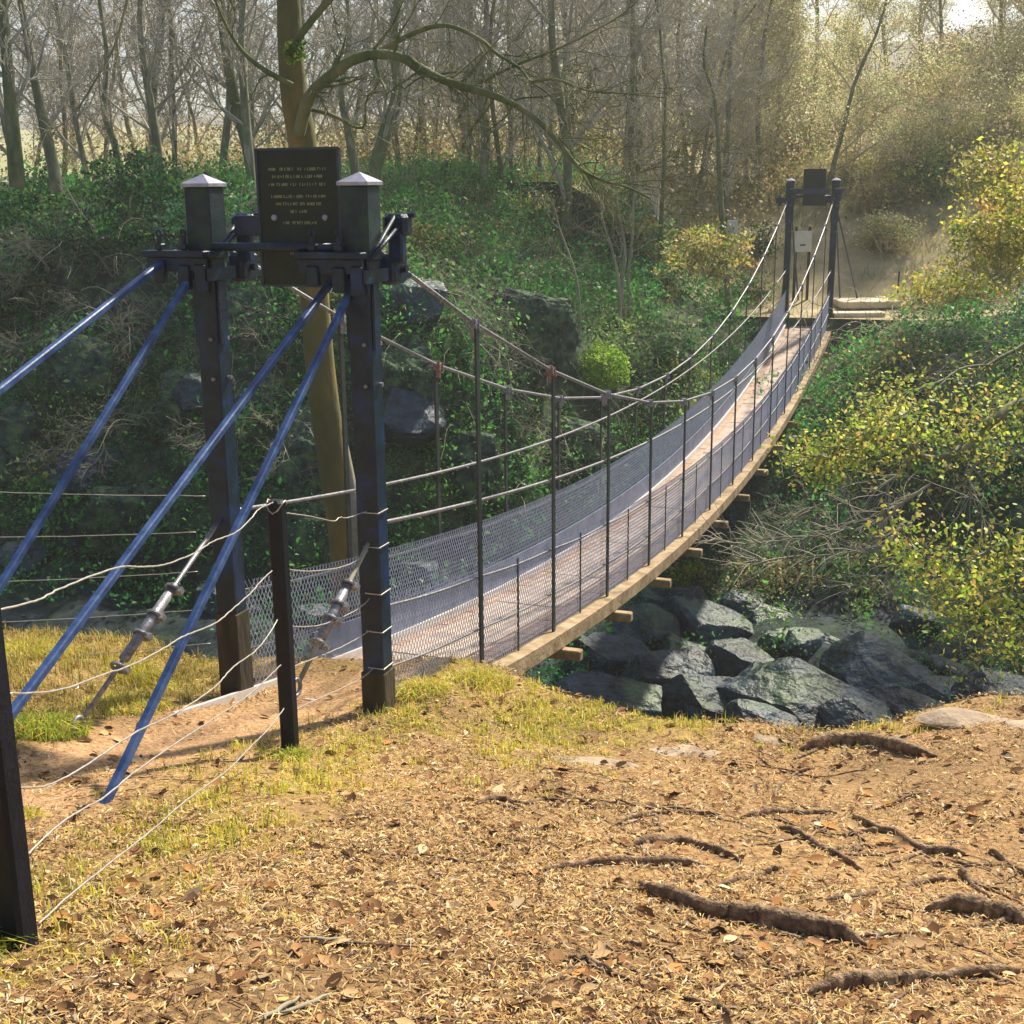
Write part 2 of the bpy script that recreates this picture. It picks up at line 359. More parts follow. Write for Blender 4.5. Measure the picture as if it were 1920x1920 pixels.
# near bank: colour of the soil itself is painted by zone (litter, sandy path, grassy strips)
def path_w(s, t):
    c = 0.10 - 0.10 * np.maximum(-s, 0)
    k = np.exp(-((t - c) / (0.42 + 0.05 * np.maximum(-s, 0))) ** 4) * (s < 1.2)
    return k * sstep(-0.15, 0.25, fbm(s * 2, t * 2, 3, 77) + 0.28)
FT = np.array([[-8., 2.2], [-3.86, 1.24], [-1.19, 0.58], [0, 0.55], [1.2, 0.62]])
def fence_t(s): return np.interp(s, FT[:, 0], FT[:, 1])
def grass_w(s, t):
    g = np.exp(-((t - fence_t(s) - 0.10) / 0.36) ** 2) * 0.95 * (0.5 + 0.5 * sstep(-4.6, -3.2, s))
    g = np.maximum(g, np.exp(-((t - fence_t(s) - 0.5 - 0.2 * np.maximum(s + 1.5, 0)) / 0.6) ** 2) * sstep(-2.0, 0.2, s))
    e = edge(t); g = np.maximum(g, sstep(-0.55, -0.05, s - e) * 0.8 * (1 - 0.8 * sstep(3.2, 3.8, t)))
    g = np.maximum(g, sstep(-0.55, -0.8, t + 0.10 * np.minimum(s + 1.2, 0) * 3) * 1.0)
    g = np.maximum(g, 0.8 * sstep(-2.8, -4.4, s) * sstep(2.0, 1.2, t) * sstep(0.2, 0.8, t))
    return np.clip(g * sstep(-0.26, 0.20, fbm(s * 1.9, t * 1.9, 3, 71) + 0.06) * (0.35 + 0.9 * sstep(-0.15, 0.2, fbm(s * 7, t * 7, 2, 73))), 0, 1)
def soil_cols(s, t):
    base = np.array([0.43, 0.275, 0.12]); pth = np.array([0.60, 0.38, 0.20]); grs = np.array([0.36, 0.30, 0.05])
    k = path_w(s, t)[:, None]; g = grass_w(s, t)[:, None]
    c = base * (1 - k) + pth * k; c = c * (1 - g) + grs * g
    c = c * (1 + 0.6 * fbm(s * 3, t * 3, 4, 61)[:, None]) * (1 + 0.8 * fbm(s * 0.9 + 5, t * 0.9, 3, 62)[:, None])
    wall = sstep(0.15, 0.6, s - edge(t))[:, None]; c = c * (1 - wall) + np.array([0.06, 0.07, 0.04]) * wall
    return np.clip(c, 0.01, 0.9)
def soilmat():
    m = bpy.data.materials.new('leafy_soil'); m.use_nodes = True; t = m.node_tree; b = principled(m); b.inputs['Roughness'].default_value = 0.9
    at = t.nodes.new('ShaderNodeAttribute'); at.attribute_name = 'Col'; tc = t.nodes.new('ShaderNodeTexCoord')
    nz = t.nodes.new('ShaderNodeTexNoise'); nz.inputs['Scale'].default_value = 38; nz.inputs['Detail'].default_value = 8; nz.inputs['Roughness'].default_value = 0.75
    t.links.new(tc.outputs['Object'], nz.inputs['Vector'])
    rp = t.nodes.new('ShaderNodeValToRGB'); e = rp.color_ramp.elements; e[0].position = 0.33; e[0].color = (0.28, 0.25, 0.22, 1); e[1].position = 0.62; e[1].color = (1.25, 1.2, 1.15, 1)
    t.links.new(nz.outputs[0], rp.inputs[0])
    mx = t.nodes.new('ShaderNodeMixRGB'); mx.blend_type = 'MULTIPLY'; mx.inputs[0].default_value = 1
    t.links.new(at.outputs['Color'], mx.inputs[1]); t.links.new(rp.outputs[0], mx.inputs[2]); t.links.new(mx.outputs[0], b.inputs['Base Color'])
    bp = t.nodes.new('ShaderNodeBump'); bp.inputs['Strength'].default_value = 0.9; bp.inputs['Distance'].default_value = 0.025
    t.links.new(nz.outputs[0], bp.inputs['Height']); t.links.new(bp.outputs[0], b.inputs['Normal'])
    return m
M_SOIL = soilmat()
grid('ground', np.arange(-9, 3.61, 0.045), np.arange(-7, 8.01, 0.045), M_SOIL, cols=soil_cols)
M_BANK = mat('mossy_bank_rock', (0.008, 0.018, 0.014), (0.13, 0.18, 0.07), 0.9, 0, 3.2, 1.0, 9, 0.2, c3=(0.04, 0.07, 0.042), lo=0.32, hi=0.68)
M_TURF = mat('grassy_bank_top', (0.17, 0.17, 0.08), (0.58, 0.48, 0.28), 0.9, 0, 0.8, 0.8, 14, c3=(0.36, 0.30, 0.16), lo=0.3, hi=0.7)
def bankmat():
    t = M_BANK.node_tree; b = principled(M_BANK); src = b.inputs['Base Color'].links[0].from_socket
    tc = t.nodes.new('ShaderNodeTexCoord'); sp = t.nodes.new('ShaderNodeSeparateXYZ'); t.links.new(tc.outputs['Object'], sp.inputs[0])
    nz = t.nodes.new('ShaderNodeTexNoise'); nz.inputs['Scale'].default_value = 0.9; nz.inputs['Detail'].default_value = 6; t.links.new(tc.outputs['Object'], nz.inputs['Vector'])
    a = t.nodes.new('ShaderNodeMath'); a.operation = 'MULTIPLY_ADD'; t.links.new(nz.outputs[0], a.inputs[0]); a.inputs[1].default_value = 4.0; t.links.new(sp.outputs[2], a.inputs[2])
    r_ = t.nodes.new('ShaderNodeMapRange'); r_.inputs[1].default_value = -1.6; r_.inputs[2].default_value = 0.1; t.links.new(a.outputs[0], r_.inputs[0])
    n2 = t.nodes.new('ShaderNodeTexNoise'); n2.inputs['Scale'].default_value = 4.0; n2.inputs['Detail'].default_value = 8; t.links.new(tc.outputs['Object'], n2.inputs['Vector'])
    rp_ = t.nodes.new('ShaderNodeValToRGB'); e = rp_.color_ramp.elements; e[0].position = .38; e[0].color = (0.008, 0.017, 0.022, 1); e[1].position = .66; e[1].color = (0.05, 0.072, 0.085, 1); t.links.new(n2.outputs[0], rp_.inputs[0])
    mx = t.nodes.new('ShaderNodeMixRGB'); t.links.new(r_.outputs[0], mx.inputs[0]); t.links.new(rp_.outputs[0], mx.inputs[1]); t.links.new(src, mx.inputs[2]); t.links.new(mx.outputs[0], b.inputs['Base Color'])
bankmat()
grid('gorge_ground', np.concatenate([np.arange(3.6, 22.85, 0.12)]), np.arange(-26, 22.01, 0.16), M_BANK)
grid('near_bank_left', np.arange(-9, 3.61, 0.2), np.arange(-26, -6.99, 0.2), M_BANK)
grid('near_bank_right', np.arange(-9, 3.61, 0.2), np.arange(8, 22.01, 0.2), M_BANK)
def far_h(s, t):
    h = terrain(np.minimum(s, 46), t) + 0.0 * s
    return h + 0.02 * np.maximum(s - 46, 0)
grid('bank_top_ground', np.arange(22.78, 60, 0.35), np.arange(-60, 60.1, 0.6), M_TURF, H=far_h)
M_FIELD = mat('pale_field', (0.24, 0.26, 0.11), (0.38, 0.36, 0.20), 0.9, 0, 0.02, c3=(0.31, 0.32, 0.14))
grid('field', np.linspace(59.5, 125, 30), np.linspace(-160, 160, 60), M_FIELD, H=lambda s, t: 3.9 + 0.092 * (s - 59) + 1.2 * fbm(s * 0.01, t * 0.02, 2, 3))
def hill_h(s, t):
    h = 8.6 + (s - 118) * (0.062 + 0.075 * sstep(-90, 20, t))
    h = h + 8 * fbm(s * 0.006 + 3, t * 0.008, 3, 13) * sstep(118, 200, s)
    return h + 1.5 * np.abs(fbm(s * 0.25, t * 0.25, 3, 17)) * 2 * sstep(122, 135, s)
M_HILL = mat('wooded_hill', (0.075, 0.085, 0.06), (0.20, 0.20, 0.12), 0.95, 0, 0.05, c3=(0.12, 0.12, 0.09))
grid('hills', np.linspace(118, 330, 160), np.linspace(-330, 330, 260), M_HILL, H=hill_h)

# dark river at the bottom of the gorge
M_WATER = mat('dark_river_water', (0.003, 0.007, 0.009), None, 0.2, 0, 3, 0.6, 2.5, 0.3)
sw = np.array([[1.2, -26], [1.2, 22], [9.5, 22], [9.5, -26]])
wv = [W(a, b, FLOOR + 0.12) for a, b in sw]
tag(raw('water', wv, [(0, 3, 2, 1)], M_WATER), kind='structure')

# ================================================================== FOOTBRIDGE
def zc(s): return 0.42 + 0.0182 * (s - L / 2) ** 2
def zh(s): return 0.28 + 0.0070 * (s - L / 2) ** 2
def zd(s): return -1.10 + 0.0083 * (s - L / 2) ** 2
SH = [1.62 + (L - 3.24) / 12 * i for i in range(13)]
bridge = empty('footbridge', W(L / 2, 0, -1.1))
tag(bridge, 'narrow wire suspension footbridge with mesh sides sagging across the gorge between two blue-black towers', 'footbridge')
ss = np.linspace(-0.35, L + 0.35, 160)
DW = 0.44
def decksurf(mb, s0, s1, n, t0, t1, zoff0, zoff1):
    x = np.linspace(s0, s1, n); v = []
    for q in x:
        z = zd(q)
        v += [W(q, t0, z + zoff0), W(q, t1, z + zoff0), W(q, t1, z + zoff1), W(q, t0, z + zoff1)]
    f = []
    for i in range(n - 1):
        for j in range(4): f.append((i * 4 + j, (i + 1) * 4 + j, (i + 1) * 4 + (j + 1) % 4, i * 4 + (j + 1) % 4))
    f += [(3, 2, 1, 0), tuple((n - 1) * 4 + j for j in range(4))]
    mb.add(v, f)
mb = MB(); q = -0.3; random.seed(3)
while q < L + 0.3:      # cross boards, one mesh
    decksurf(mb, q, q + 0.142, 2, -DW, DW, -0.045, random.uniform(-0.003, 0.003)); q += 0.15
mb.build('deck', M_DECK, bridge)
mb = MB(); q = 0.15
while q < L:            # patches of pale grit boards along the middle
    a = q + random.uniform(1.2, 2.4); decksurf(mb, q, min(a, L), 8, -0.30, 0.26, 0.006, 0.018); q = a + random.uniform(0.02, 0.05)
mb.build('anti_slip_strip', mat('grit_strip', (0.33, 0.26, 0.22), (0.54, 0.45, 0.38), 0.85, 0, 4, 0.3, 60), bridge)
joints = [-0.2] + SH[::2] + [L + 0.2]
for sg, nm in ((1, 1), (-1, -1)):
    for a, b in zip(joints[:-1], joints[1:]):
        mb = MB(); t0, t1 = (0.455, 0.60) if sg > 0 else (-0.56, -0.455)
        decksurf(mb, a + 0.004, b - 0.004, 7, t0, t1, -0.145, -0.02 + random.uniform(-0.004, 0.004))
        mb.build('edge_beam', M_FASC, bridge)
mb = MB(); decksurf(mb, -0.75, L + 0.3, 90, -0.435, -0.408, 0.002, 0.075); mb.build('kerb_strip', M_KERB, bridge)
mb = MB(); decksurf(mb, 0.9, L, 90, -0.452, -0.438, 0.0, 0.30); mb.build('toe_board', M_BLUEBOARD, bridge)
for i, s_ in enumerate(SH):
    mb = MB(); mb.box(W(s_, 0.02, zd(s_) - 0.20), (0.045, 0.74, 0.045), bev=0.008)
    mb.build('cross_beam', M_FASC, bridge)
def cable(zf, t, r, n=110, s0=0.0, s1=L, k=6, sag=0.0):
    x = np.linspace(s0, s1, n); p = []
    for q in x:
        i = (q - SH[0]) / (SH[1] - SH[0]); fr = i - math.floor(i)
        p.append(W(q, t, zf(q) - sag * math.sin(math.pi * fr)))
    mb = MB(); mb.tube(p, r, k); return mb
for sg in (1, -1):
    # the main cable runs straight between its clamps
    xs = [0.22] + SH + [L - 0.22]; mb = MB(); mb.tube([W(q, sg * HW, zc(q)) for q in xs], 0.0145, 7); mb.build('main_cable', M_GALV, bridge, True)
    cable(zh, sg * HW, 0.0125).build('handrail_cable', M_GALV, bridge, True)
    cable(lambda q: zd(q) + 0.70, sg * HW, 0.009, sag=0.012).build('middle_cable', M_GALV, bridge, True)
    cable(lambda q: zd(q) + 0.31, sg * HW, 0.0075, sag=0.010).build('lower_cable', M_GALV, bridge, True)
    for i, s_ in enumerate(SH):
        mb = MB(); mb.bar(W(s_, sg * (HW + 0.022), zd(s_) - 0.15), W(s_, sg * (HW + 0.022), zc(s_) - 0.035), 0.054, 0.016, side=ax)
        h = mb.build('hanger', M_HANG, bridge)
        mb = MB(); c = W(s_, sg * HW, zc(s_)); d = ax + UP * 2 * 0.0182 * (s_ - L / 2); d /= np.linalg.norm(d); n_ = np.cross(lat, d)
        mb.box(c, (0.05, 0.022, 0.024), (d, lat, n_), 0.006)
        for x in (-0.035, 0.035):
            mb.tube([c + d * x - lat * 0.03 - n_ * 0.03, c + d * x - lat * 0.022 + n_ * 0.03, c + d * x + lat * 0.022 + n_ * 0.03, c + d * x + lat * 0.03 - n_ * 0.03], 0.006, 5)
            mb.box(c + d * x + lat * 0.03 - n_ * 0.036, (0.011, 0.011, 0.009), (d, lat, n_))
            mb.box(c + d * x - lat * 0.03 - n_ * 0.036, (0.011, 0.011, 0.009), (d, lat, n_))
        mb.box(c - UP * 0.05, (0.022, 0.012, 0.05), (ax, lat, UP))
        mb.build('cable_clamp', M_RUST if (i % 4 == 1 and i < 5) else M_GALV, h)
        if i < 12:
            s2 = s_ + (SH[1] - SH[0]) / 2; mb = MB()
            mb.bar(W(s2, sg * (HW + 0.004), zd(s2) - 0.03), W(s2, sg * (HW + 0.004), zd(s2) + 0.74), 0.022, 0.008, side=ax); mb.build('mesh_stiffener', M_HANG, bridge)
    # chain link: two families of slanting wires with twisted tops
    v = []; sp = 0.045; hgt = 0.76; wr = 0.0019
    x = np.arange(0.02 if sg < 0 else 0.05, L - 0.1, sp); A = []; B = []
    for dirn in (1, -1):
        for k in range(4):
            z0, z1 = hgt * k / 4, hgt * (k + 1) / 4
            xa = x + dirn * (z0 - hgt / 2) * 0.62 + 0.0; xb = x + dirn * (z1 - hgt / 2) * 0.62
            ok = (xa > x[0]) & (xb > x[0]) & (xa < L) & (xb < L)
            A.append(np.stack([xa[ok], np.full(ok.sum(), z0), np.full(ok.sum(), dirn)], 1)); B.append(np.stack([xb[ok], np.full(ok.sum(), z1), np.full(ok.sum(), dirn)], 1))
    A = np.concatenate(A); B = np.concatenate(B)
    def P(q, dt, dz): return N + ax * q[:, :1] + lat * (sg * (HW - 0.012) + q[:, 2:3] * 0.0015 + dt) + UP * (zd(q[:, :1]) + q[:, 1:2] + dz)
    n = len(A); k3 = [(-wr, -wr * 0.6), (wr, -wr * 0.6), (0, wr * 1.3)]
    # widen along the bridge so the prism has a real round-ish section
    def P3(q):
        o = []
        for a_, b_ in ((-0.0029, 0.0), (0.0015, 0.0025), (0.0015, -0.0025)):
            o.append(N + ax * (q[:, :1] + a_) + lat * (sg * (HW - 0.012) + q[:, 2:3] * 0.0015 + b_) + UP * (zd(q[:, :1]) + q[:, 1:2]))
        return np.stack(o, 1)
    v = np.concatenate([P3(A), P3(B)], 1)          # n,6,3
    fi = np.array([[0, 1, 4, 3], [1, 2, 5, 4], [2, 0, 3, 5]])
    fc = (np.arange(n)[:, None, None] * 6 + fi[None]).reshape(-1, 4)
    o = bulk('mesh_panel', v.reshape(-1, 3), 4, M_MESH, None, bridge, fc); o.matrix_parent_inverse = Matrix.Translation(bridge.location).inverted()

# ------------------------------------------------------------------ towers
def tower(s0, b, label, zb=(0, 0), stays=None):
    """b = -1: its back (anchor) side looks towards the camera's bank, +1: towards the far bank"""
    root = empty('bridge_tower', W(s0, 0, 0)); tag(root, label, 'bridge tower', 'towers of the footbridge')
    for j, sg in enumerate((-1, 1)):
        t = sg * HW; mb = MB()
        mb.box(W(s0, t, 1.36), (0.068, 0.068, 1.50), bev=0.010)
        post = mb.build('post', M_BLUE if b < 0 else M_BLUE, root)
        mb = MB(); mb.box(W(s0, t, 2.90), (0.082, 0.082, 0.20), bev=0.008); mb.build('post_head', M_HEAD, post)
        mb = MB(); c = W(s0, t, 3.102); q = 0.093
        vv = [c + ax * x * q + lat * y * q + UP * z for z in (0, 0.018) for x, y in ((-1, -1), (1, -1), (1, 1), (-1, 1))] + [c + UP * 0.070]
        mb.add(vv, [(3, 2, 1, 0), (0, 1, 5, 4), (1, 2, 6, 5), (2, 3, 7, 6), (3, 0, 4, 7), (4, 5, 8), (5, 6, 8), (6, 7, 8), (7, 4, 8)])
        mb.build('post_cap', M_CAP, post)
        mb = MB(); mb.box(W(s0, t, zb[j] + 0.12), (0.076, 0.076, 0.46 if sg < 0 else 0.2), bev=0.006); mb.build('base_sleeve', M_SLEEVE, post)
        for zz in (2.02, 2.25):
            mb = MB(); mb.tube([W(s0 - 0.085, t + 0.03, zz), W(s0 + 0.085, t + 0.03, zz)], 0.011, 6)
            mb.tube([W(s0 + 0.02, t + 0.06, zz), W(s0 + 0.02, t + 0.088, zz)], 0.013, 6); mb.build('bolt', M_GALV, post)
        # cable bracket: transverse bar on the back side with hanging cheek plates, side straps, front shackle block
        mb = MB(); cb = s0 + b * 0.125
        mb.box(W(cb, t - 0.13, 2.735), (0.042, 0.205, 0.018), bev=0.005)
        mb.box(W(cb, t - 0.13, 2.675), (0.014, 0.195, 0.040), bev=0.004)
        mb.box(W(cb + b * 0.01, t - 0.075, 2.605), (0.026, 0.036, 0.070), bev=0.008)
        mb.box(W(cb + b * 0.01, t - 0.235, 2.625), (0.026, 0.036, 0.055), bev=0.008)
        mb.box(W(cb + b * 0.01, t + 0.03, 2.60), (0.02, 0.035, 0.080), bev=0.008)
        for x in (0.080, -0.080):
            mb.box(W(s0, t + x, 2.62), (0.14, 0.008, 0.035))
            mb.box(W(s0 + 0.02 * b, t + x, 2.40), (0.032, 0.007, 0.18))
        br = mb.build('cable_bracket', M_BLUE, root)
        for x in (-0.235, -0.075):   # eye bolts standing on the bar
            mb = MB(); mb.tube([W(cb, t + x, 2.66), W(cb, t + x, 2.83)], 0.015, 7)
            mb.box(W(cb, t + x, 2.775), (0.024, 0.024, 0.016), bev=0.005); mb.tube([W(cb, t + x - .018, 2.845), W(cb, t + x - .010, 2.865), W(cb, t + x + .010, 2.865), W(cb, t + x + .018, 2.845), W(cb, t + x + .010, 2.83), W(cb, t + x - .012, 2.83)], 0.008, 6)
            mb.build('eye_bolt', M_BLUE, br)
        f_ = -b
        for x in (0.098, 0.128):   # inclined tie rods along the outer side to the front shackle
            mb = MB(); mb.tube([W(s0 + b * 0.14, t + x, 2.72), W(s0 + f_ * 0.0, t + x + 0.012, 2.80), W(s0 + f_ * 0.22, t + x, 2.93 - (x - 0.098) * 1.5)], 0.012, 7); mb.build('tie_rod', M_BLUE, br, True)
        mb = MB()
        mb.box(W(s0 + f_ * 0.25, t + 0.10, 2.885), (0.05, 0.075, 0.06), bev=0.02)
        mb.box(W(s0 + f_ * 0.24, t + 0.10, 2.77), (0.035, 0.045, 0.10), bev=0.012)
        mb.box(W(s0 + f_ * 0.30, t + 0.04, 2.64), (0.10, 0.055, 0.085), (ax * 0.93 - UP * f_ * -0.0 - ax * 0, lat, UP), 0.02)
        mb.tube([W(s0 + f_ * 0.27, t + 0.02, 2.93), W(s0 + f_ * 0.27, t + 0.20, 2.94)], 0.016, 6)
        mb.tube([W(s0 + f_ * 0.30, t - 0.05, 2.64), W(s0 + f_ * 0.30, t + 0.13, 2.64)], 0.022, 8)
        mb.tube([W(s0 + f_ * 0.22, t, 2.66), W(s0 + f_ * 0.60, t, zc(0.6))], 0.022, 7)
        mb.build('cable_shackle', M_BLUE, br)
    mb = MB(); mb.tube([W(s0 + b * 0.10, -HW + 0.09, 2.775), W(s0 + b * 0.10, HW - 0.09, 2.775)], 0.023, 10); mb.build('cross_tube', M_BLUE, root, True)
    mb = MB(); mb.box(W(s0 - b * 0.11, -0.0, 2.885), (0.02, HW - 0.125, 0.055), bev=0.004); mb.build('cross_beam', M_NAVY, root)
    for st_ in stays:
        mb = MB(); mb.bar(st_[0], st_[1], 0.037, 0.037, bev=0.006, side=lat); mb.build('stay_bar', M_STAY if b < 0 else M_NAVY, root)
    return root
def ext(p, q, z):      # extend the line from p through q down to height z
    d = q - p; return p + d * ((z - p[2]) / d[2])
def on(px, py, t): return hit_plane(px, py, N + lat * t, lat)
def bury(p, q, drop=0.25):
    d = q - p
    for k in np.linspace(0.3, 4.5, 200):
        x = p + d * k; s_, t_ = st(x)
        if x[2] < float(terrain(s_, t_)): return p + d * (k + drop / np.linalg.norm(d))
    return p + d * 4.5
stN = []
for t, tops, bots in ((-HW, [(322, 478), (356, 520)], [(0, 731), (0, 1100)]), (HW, [(640, 503), (652, 556)], [(40, 1313), (222, 1455)])):
    for k, (a, c) in enumerate(zip(tops, bots)):
        tt = t - (0.22 if k == 0 else 0.06)
        p = on(*a, tt); q = on(*c, tt); stN.append((p + (p - q) / np.linalg.norm(p - q) * 0.04, bury(p, q)))
tN = tower(0.0, -1, 'near blue-black bridge tower with two square capped posts, braced by four blue stay bars', (0, 0), stN)
sF = [(W(L + 0.15, sg * HW, 2.6), W(L + a, sg * HW + b_, -0.2)) for sg in (1, -1) for a, b_ in ((2.6, 0.0), (2.7, 0.5 * sg))]
tF = tower(L, 1, 'distant bridge tower with two capped posts at the far end of the sagging deck', (0, 0), sF)

# anchor rods with turnbuckles behind the near posts
for t, pts in ((HW, [(699, 1003), (640, 1115), (610, 1180), (575, 1245), (556, 1268)]), (-HW, [(405, 985), (322, 1105), (290, 1152), (225, 1240), (148, 1338)])):
    root = empty('anchor_rod', ground_pt(-1.2, t))
    tag(root, 'grey %s, sloping from the %s near post' % (('anchor rod with clamps', 'right') if t > 0 else ('anchor rod with turnbuckle ending in a ring', 'left')), 'anchor rod')
    p = [on(*q, t) for q in pts]; d = (p[2] - p[0]); d /= np.linalg.norm(d); a = p[0]; l = np.linalg.norm(p[-1] - p[0])
    mb = MB(); mb.tube([a - d * 0.12, a + d * l], 0.014, 7); mb.build('rod', M_STEM if t > 0 else M_GALV, root, True)
    mb = MB(); mb.tube([a + d * l * 0.36, a + d * l * 0.72], 0.030, 8); mb.tube([a + d * l * 0.34, a + d * l * 0.50], 0.024, 8); mb.build('turnbuckle', M_GALV, root, True)
    for k in (0.36, 0.5, 0.60, 0.76):
        mb = MB(); c = a + d * l * k; an = np.linspace(0, 2 * np.pi, 13); e1 = np.cross(d, lat); mb.tube([c + (lat * math.cos(x) + e1 * math.sin(x)) * 0.038 for x in an], 0.011, 5, cap=False)
        mb.box(c + lat * 0.045 - e1 * 0.01, (0.018, 0.018, 0.018), (d, lat, e1)); mb.build('rope_clamp', M_GALV, root)
    mb = MB(); c = a + d * (l + 0.04); an = np.linspace(0, 2 * np.pi, 15); mb.tube([c + (d * math.cos(x) + np.cross(d, lat) * math.sin(x)) * 0.045 for x in an], 0.012, 6, cap=False); mb.build('ring', M_GALV, root, True)

# ------------------------------------------------------------------ plaque
def plaque(s0, t0, zt, zb_, wd, name_label, face, detail):
    """face = +1/-1: the written side looks along +s / -s"""
    root = empty('plaque_sign', W(s0, t0, zb_)); tag(root, name_label, 'plaque')
    h = (zt - zb_) / 2; c = W(s0, t0, (zt + zb_) / 2); mb = MB(); mb.box(c, (0.012, wd / 2, h), bev=0.003); mb.build('plate', M_PLAQUE, root)
    mb = MB(); fs = s0 + face * 0.0135
    for y in (-1, 1): mb.box(W(fs, t0 + y * (wd / 2 - 0.008), (zt + zb_) / 2), (0.004, 0.007, h - 0.002))
    mb.box(W(fs, t0, zt - 0.007), (0.0042, wd / 2 - 0.001, 0.006)); mb.box(W(fs, t0, zb_ + 0.007), (0.0042, wd / 2 - 0.001, 0.006))
    mb.build('border', M_NAVY, root)
    if not detail: return root
    # the inscription is too worn to read: rows of small letter-like strokes in words
    rs = random.Random(5); rows = [(0.115, 0.355, [(0.0, .13), (.20, .45), (.52, .60), (.64, 1.0)]), (0.155, 0.31, [(0, .12), (.17, .38), (.44, .60), (.66, .78), (.84, 1)]), (0.197, 0.36, [(0, .10), (.14, .34), (.38, .50), (.54, .72), (.76, .84), (.88, 1)]),
            (0.262, 0.335, [(0, .24), (.28, .34), (.38, .60), (.65, 1.0)]), (0.302, 0.275, [(0, .10), (.15, .48), (.54, .65), (.70, .76), (.80, 1)]), (0.343, 0.10, [(0, .45), (.56, 1)]),
            (0.405, 0.20, [(0, .2), (.28, 1)]), (0.528, 0.15, [(0, .2), (.3, .5), (.6, 1)]), (0.572, 0.13, [(0, .45), (.55, 1)])]
    sgn = -face
    for dz, wl, words in rows:
        mb = MB(); fs2 = s0 + face * 0.0135; H_ = 0.0165
        for a, b_ in words:
            x = a * wl
            while x < b_ * wl:
                xc = t0 + (-wl / 2 + x); kind = rs.random(); z = zt - dz * (zt - zb_) / 0.76; hh = H_ / 2
                mb.box(W(fs2, xc, z), (0.002, 0.0013, hh * rs.choice((1, 1, 0.7))))
                if kind > 0.35: mb.box(W(fs2 + face * .0003, xc + 0.0055, z + rs.choice((-0.8, 0, 0.8)) * hh), (0.002, 0.0042, 0.0013))
                if kind > 0.6: mb.box(W(fs2 + face * .0001, xc + 0.0085, z), (0.002, 0.0013, hh))
                x += 0.0155
        mb.build('inscription_line', M_GOLD, root)
    for y in (-0.155, 0.165):
        mb = MB(); c = W(s0 + face * 0.022, t0 + y, zt - 0.375); mb.tube([c - ax * face * 0.012, c + ax * face * 0.004, c + ax * face * 0.010], [0.017, 0.017, 0.009], 10); mb.build('bolt_head', M_CAP, root)
    return root
pa = hit_plane(479, 274, W(0.045, 0, 0), ax); pb = hit_plane(637, 279, W(0.045, 0, 0), ax); pc = hit_plane(565, 538, W(0.045, 0, 0), ax)
tp = (st(pa)[1] + st(pb)[1]) / 2; wd = st(pb)[1] - st(pa)[1]
print('plaque t', tp, 'w', wd, 'z', pa[2], pb[2], pc[2])
plaque(0.045, tp, (pa[2] + pb[2]) / 2, pc[2], wd, 'dark upright plaque with rows of faded gold lettering on the near tower', -1, True)
plaque(L - 0.02, 0.03, 3.36, 2.58, 0.48, 'back of a dark plaque on top of the far tower', 1, False)

# ================================================================== FENCES
def W3(p): return np.asarray(p)
pM = march(545, 1412); pLf = march(36, 1772)
def vpost(p, top_px, w_, label, lean=(0, 0), cap=True):
    # height from the pixel row of the post's top on its own vertical line
    z = p[2] + 0.2
    for z in np.arange(p[2] + 0.3, p[2] + 2.5, 0.01):
        d = np.array([p[0], p[1], z]) - CAM
        if CPX - FPX * (d @ cu) / (d @ fw) < top_px: break
    return z
wire_fence = empty('wire_fence', pM); tag(wire_fence, 'wire fence of sagging strands on two black posts right of the path', 'fence')
zM = vpost(pM, 938, 0.1, ''); zL = vpost(pLf, 1120, 0.1, '')
for p, z, ww in ((pM, zM, 0.040), (pLf, zL, 0.046)):
    mb = MB(); mb.box(np.array([p[0], p[1], (p[2] - 0.3 + z) / 2]), (ww * 0.86, ww, (z - p[2] + 0.3) / 2), bev=0.012); mb.build('post', M_BLACK, wire_fence)
def wirepath(px, p0, p1, wob=0.003, n=8):
    d = p1 - p0; nrm = np.array([d[1], -d[0], 0.0]); nrm /= np.linalg.norm(nrm)
    q = np.array([hit_plane(x, y, p0, nrm) for x, y in px])
    t = np.linspace(0, len(q) - 1, (len(q) - 1) * n + 1); i = np.clip(t.astype(int), 0, len(q) - 2); fr = (t - i)[:, None]
    a = q[np.clip(i - 1, 0, len(q) - 1)]; b = q[i]; c = q[i + 1]; e = q[np.clip(i + 2, 0, len(q) - 1)]
    o = 0.5 * ((2 * b) + (-a + c) * fr + (2 * a - 5 * b + 4 * c - e) * fr ** 2 + (-a + 3 * b - 3 * c + e) * fr ** 3)
    return o + R.normal(size=o.shape) * wob * 0.25
WA = [[(0, 1143), (66, 1127), (109, 1106), (164, 1083), (226, 1063), (270, 1063), (314, 1057), (365, 1037), (401, 1014), (441, 999), (470, 973), (485, 955), (512, 942)],
      [(16, 1301), (109, 1294), (182, 1269), (255, 1243), (310, 1214), (346, 1192), (401, 1170), (437, 1141), (470, 1112), (489, 1090), (510, 1070)],
      [(37, 1477), (90, 1472), (150, 1442), (210, 1402), (260, 1370), (310, 1347), (350, 1325), (404, 1287), (438, 1250), (477, 1222), (503, 1191), (520, 1162)],
      [(52, 1602), (100, 1555), (150, 1520), (195, 1495), (250, 1450), (320, 1400), (390, 1355), (470, 1300), (526, 1247)],
      [(72, 1732), (130, 1680), (210, 1615), (280, 1560), (350, 1500), (425, 1445), (470, 1400), (505, 1365), (532, 1328)]]
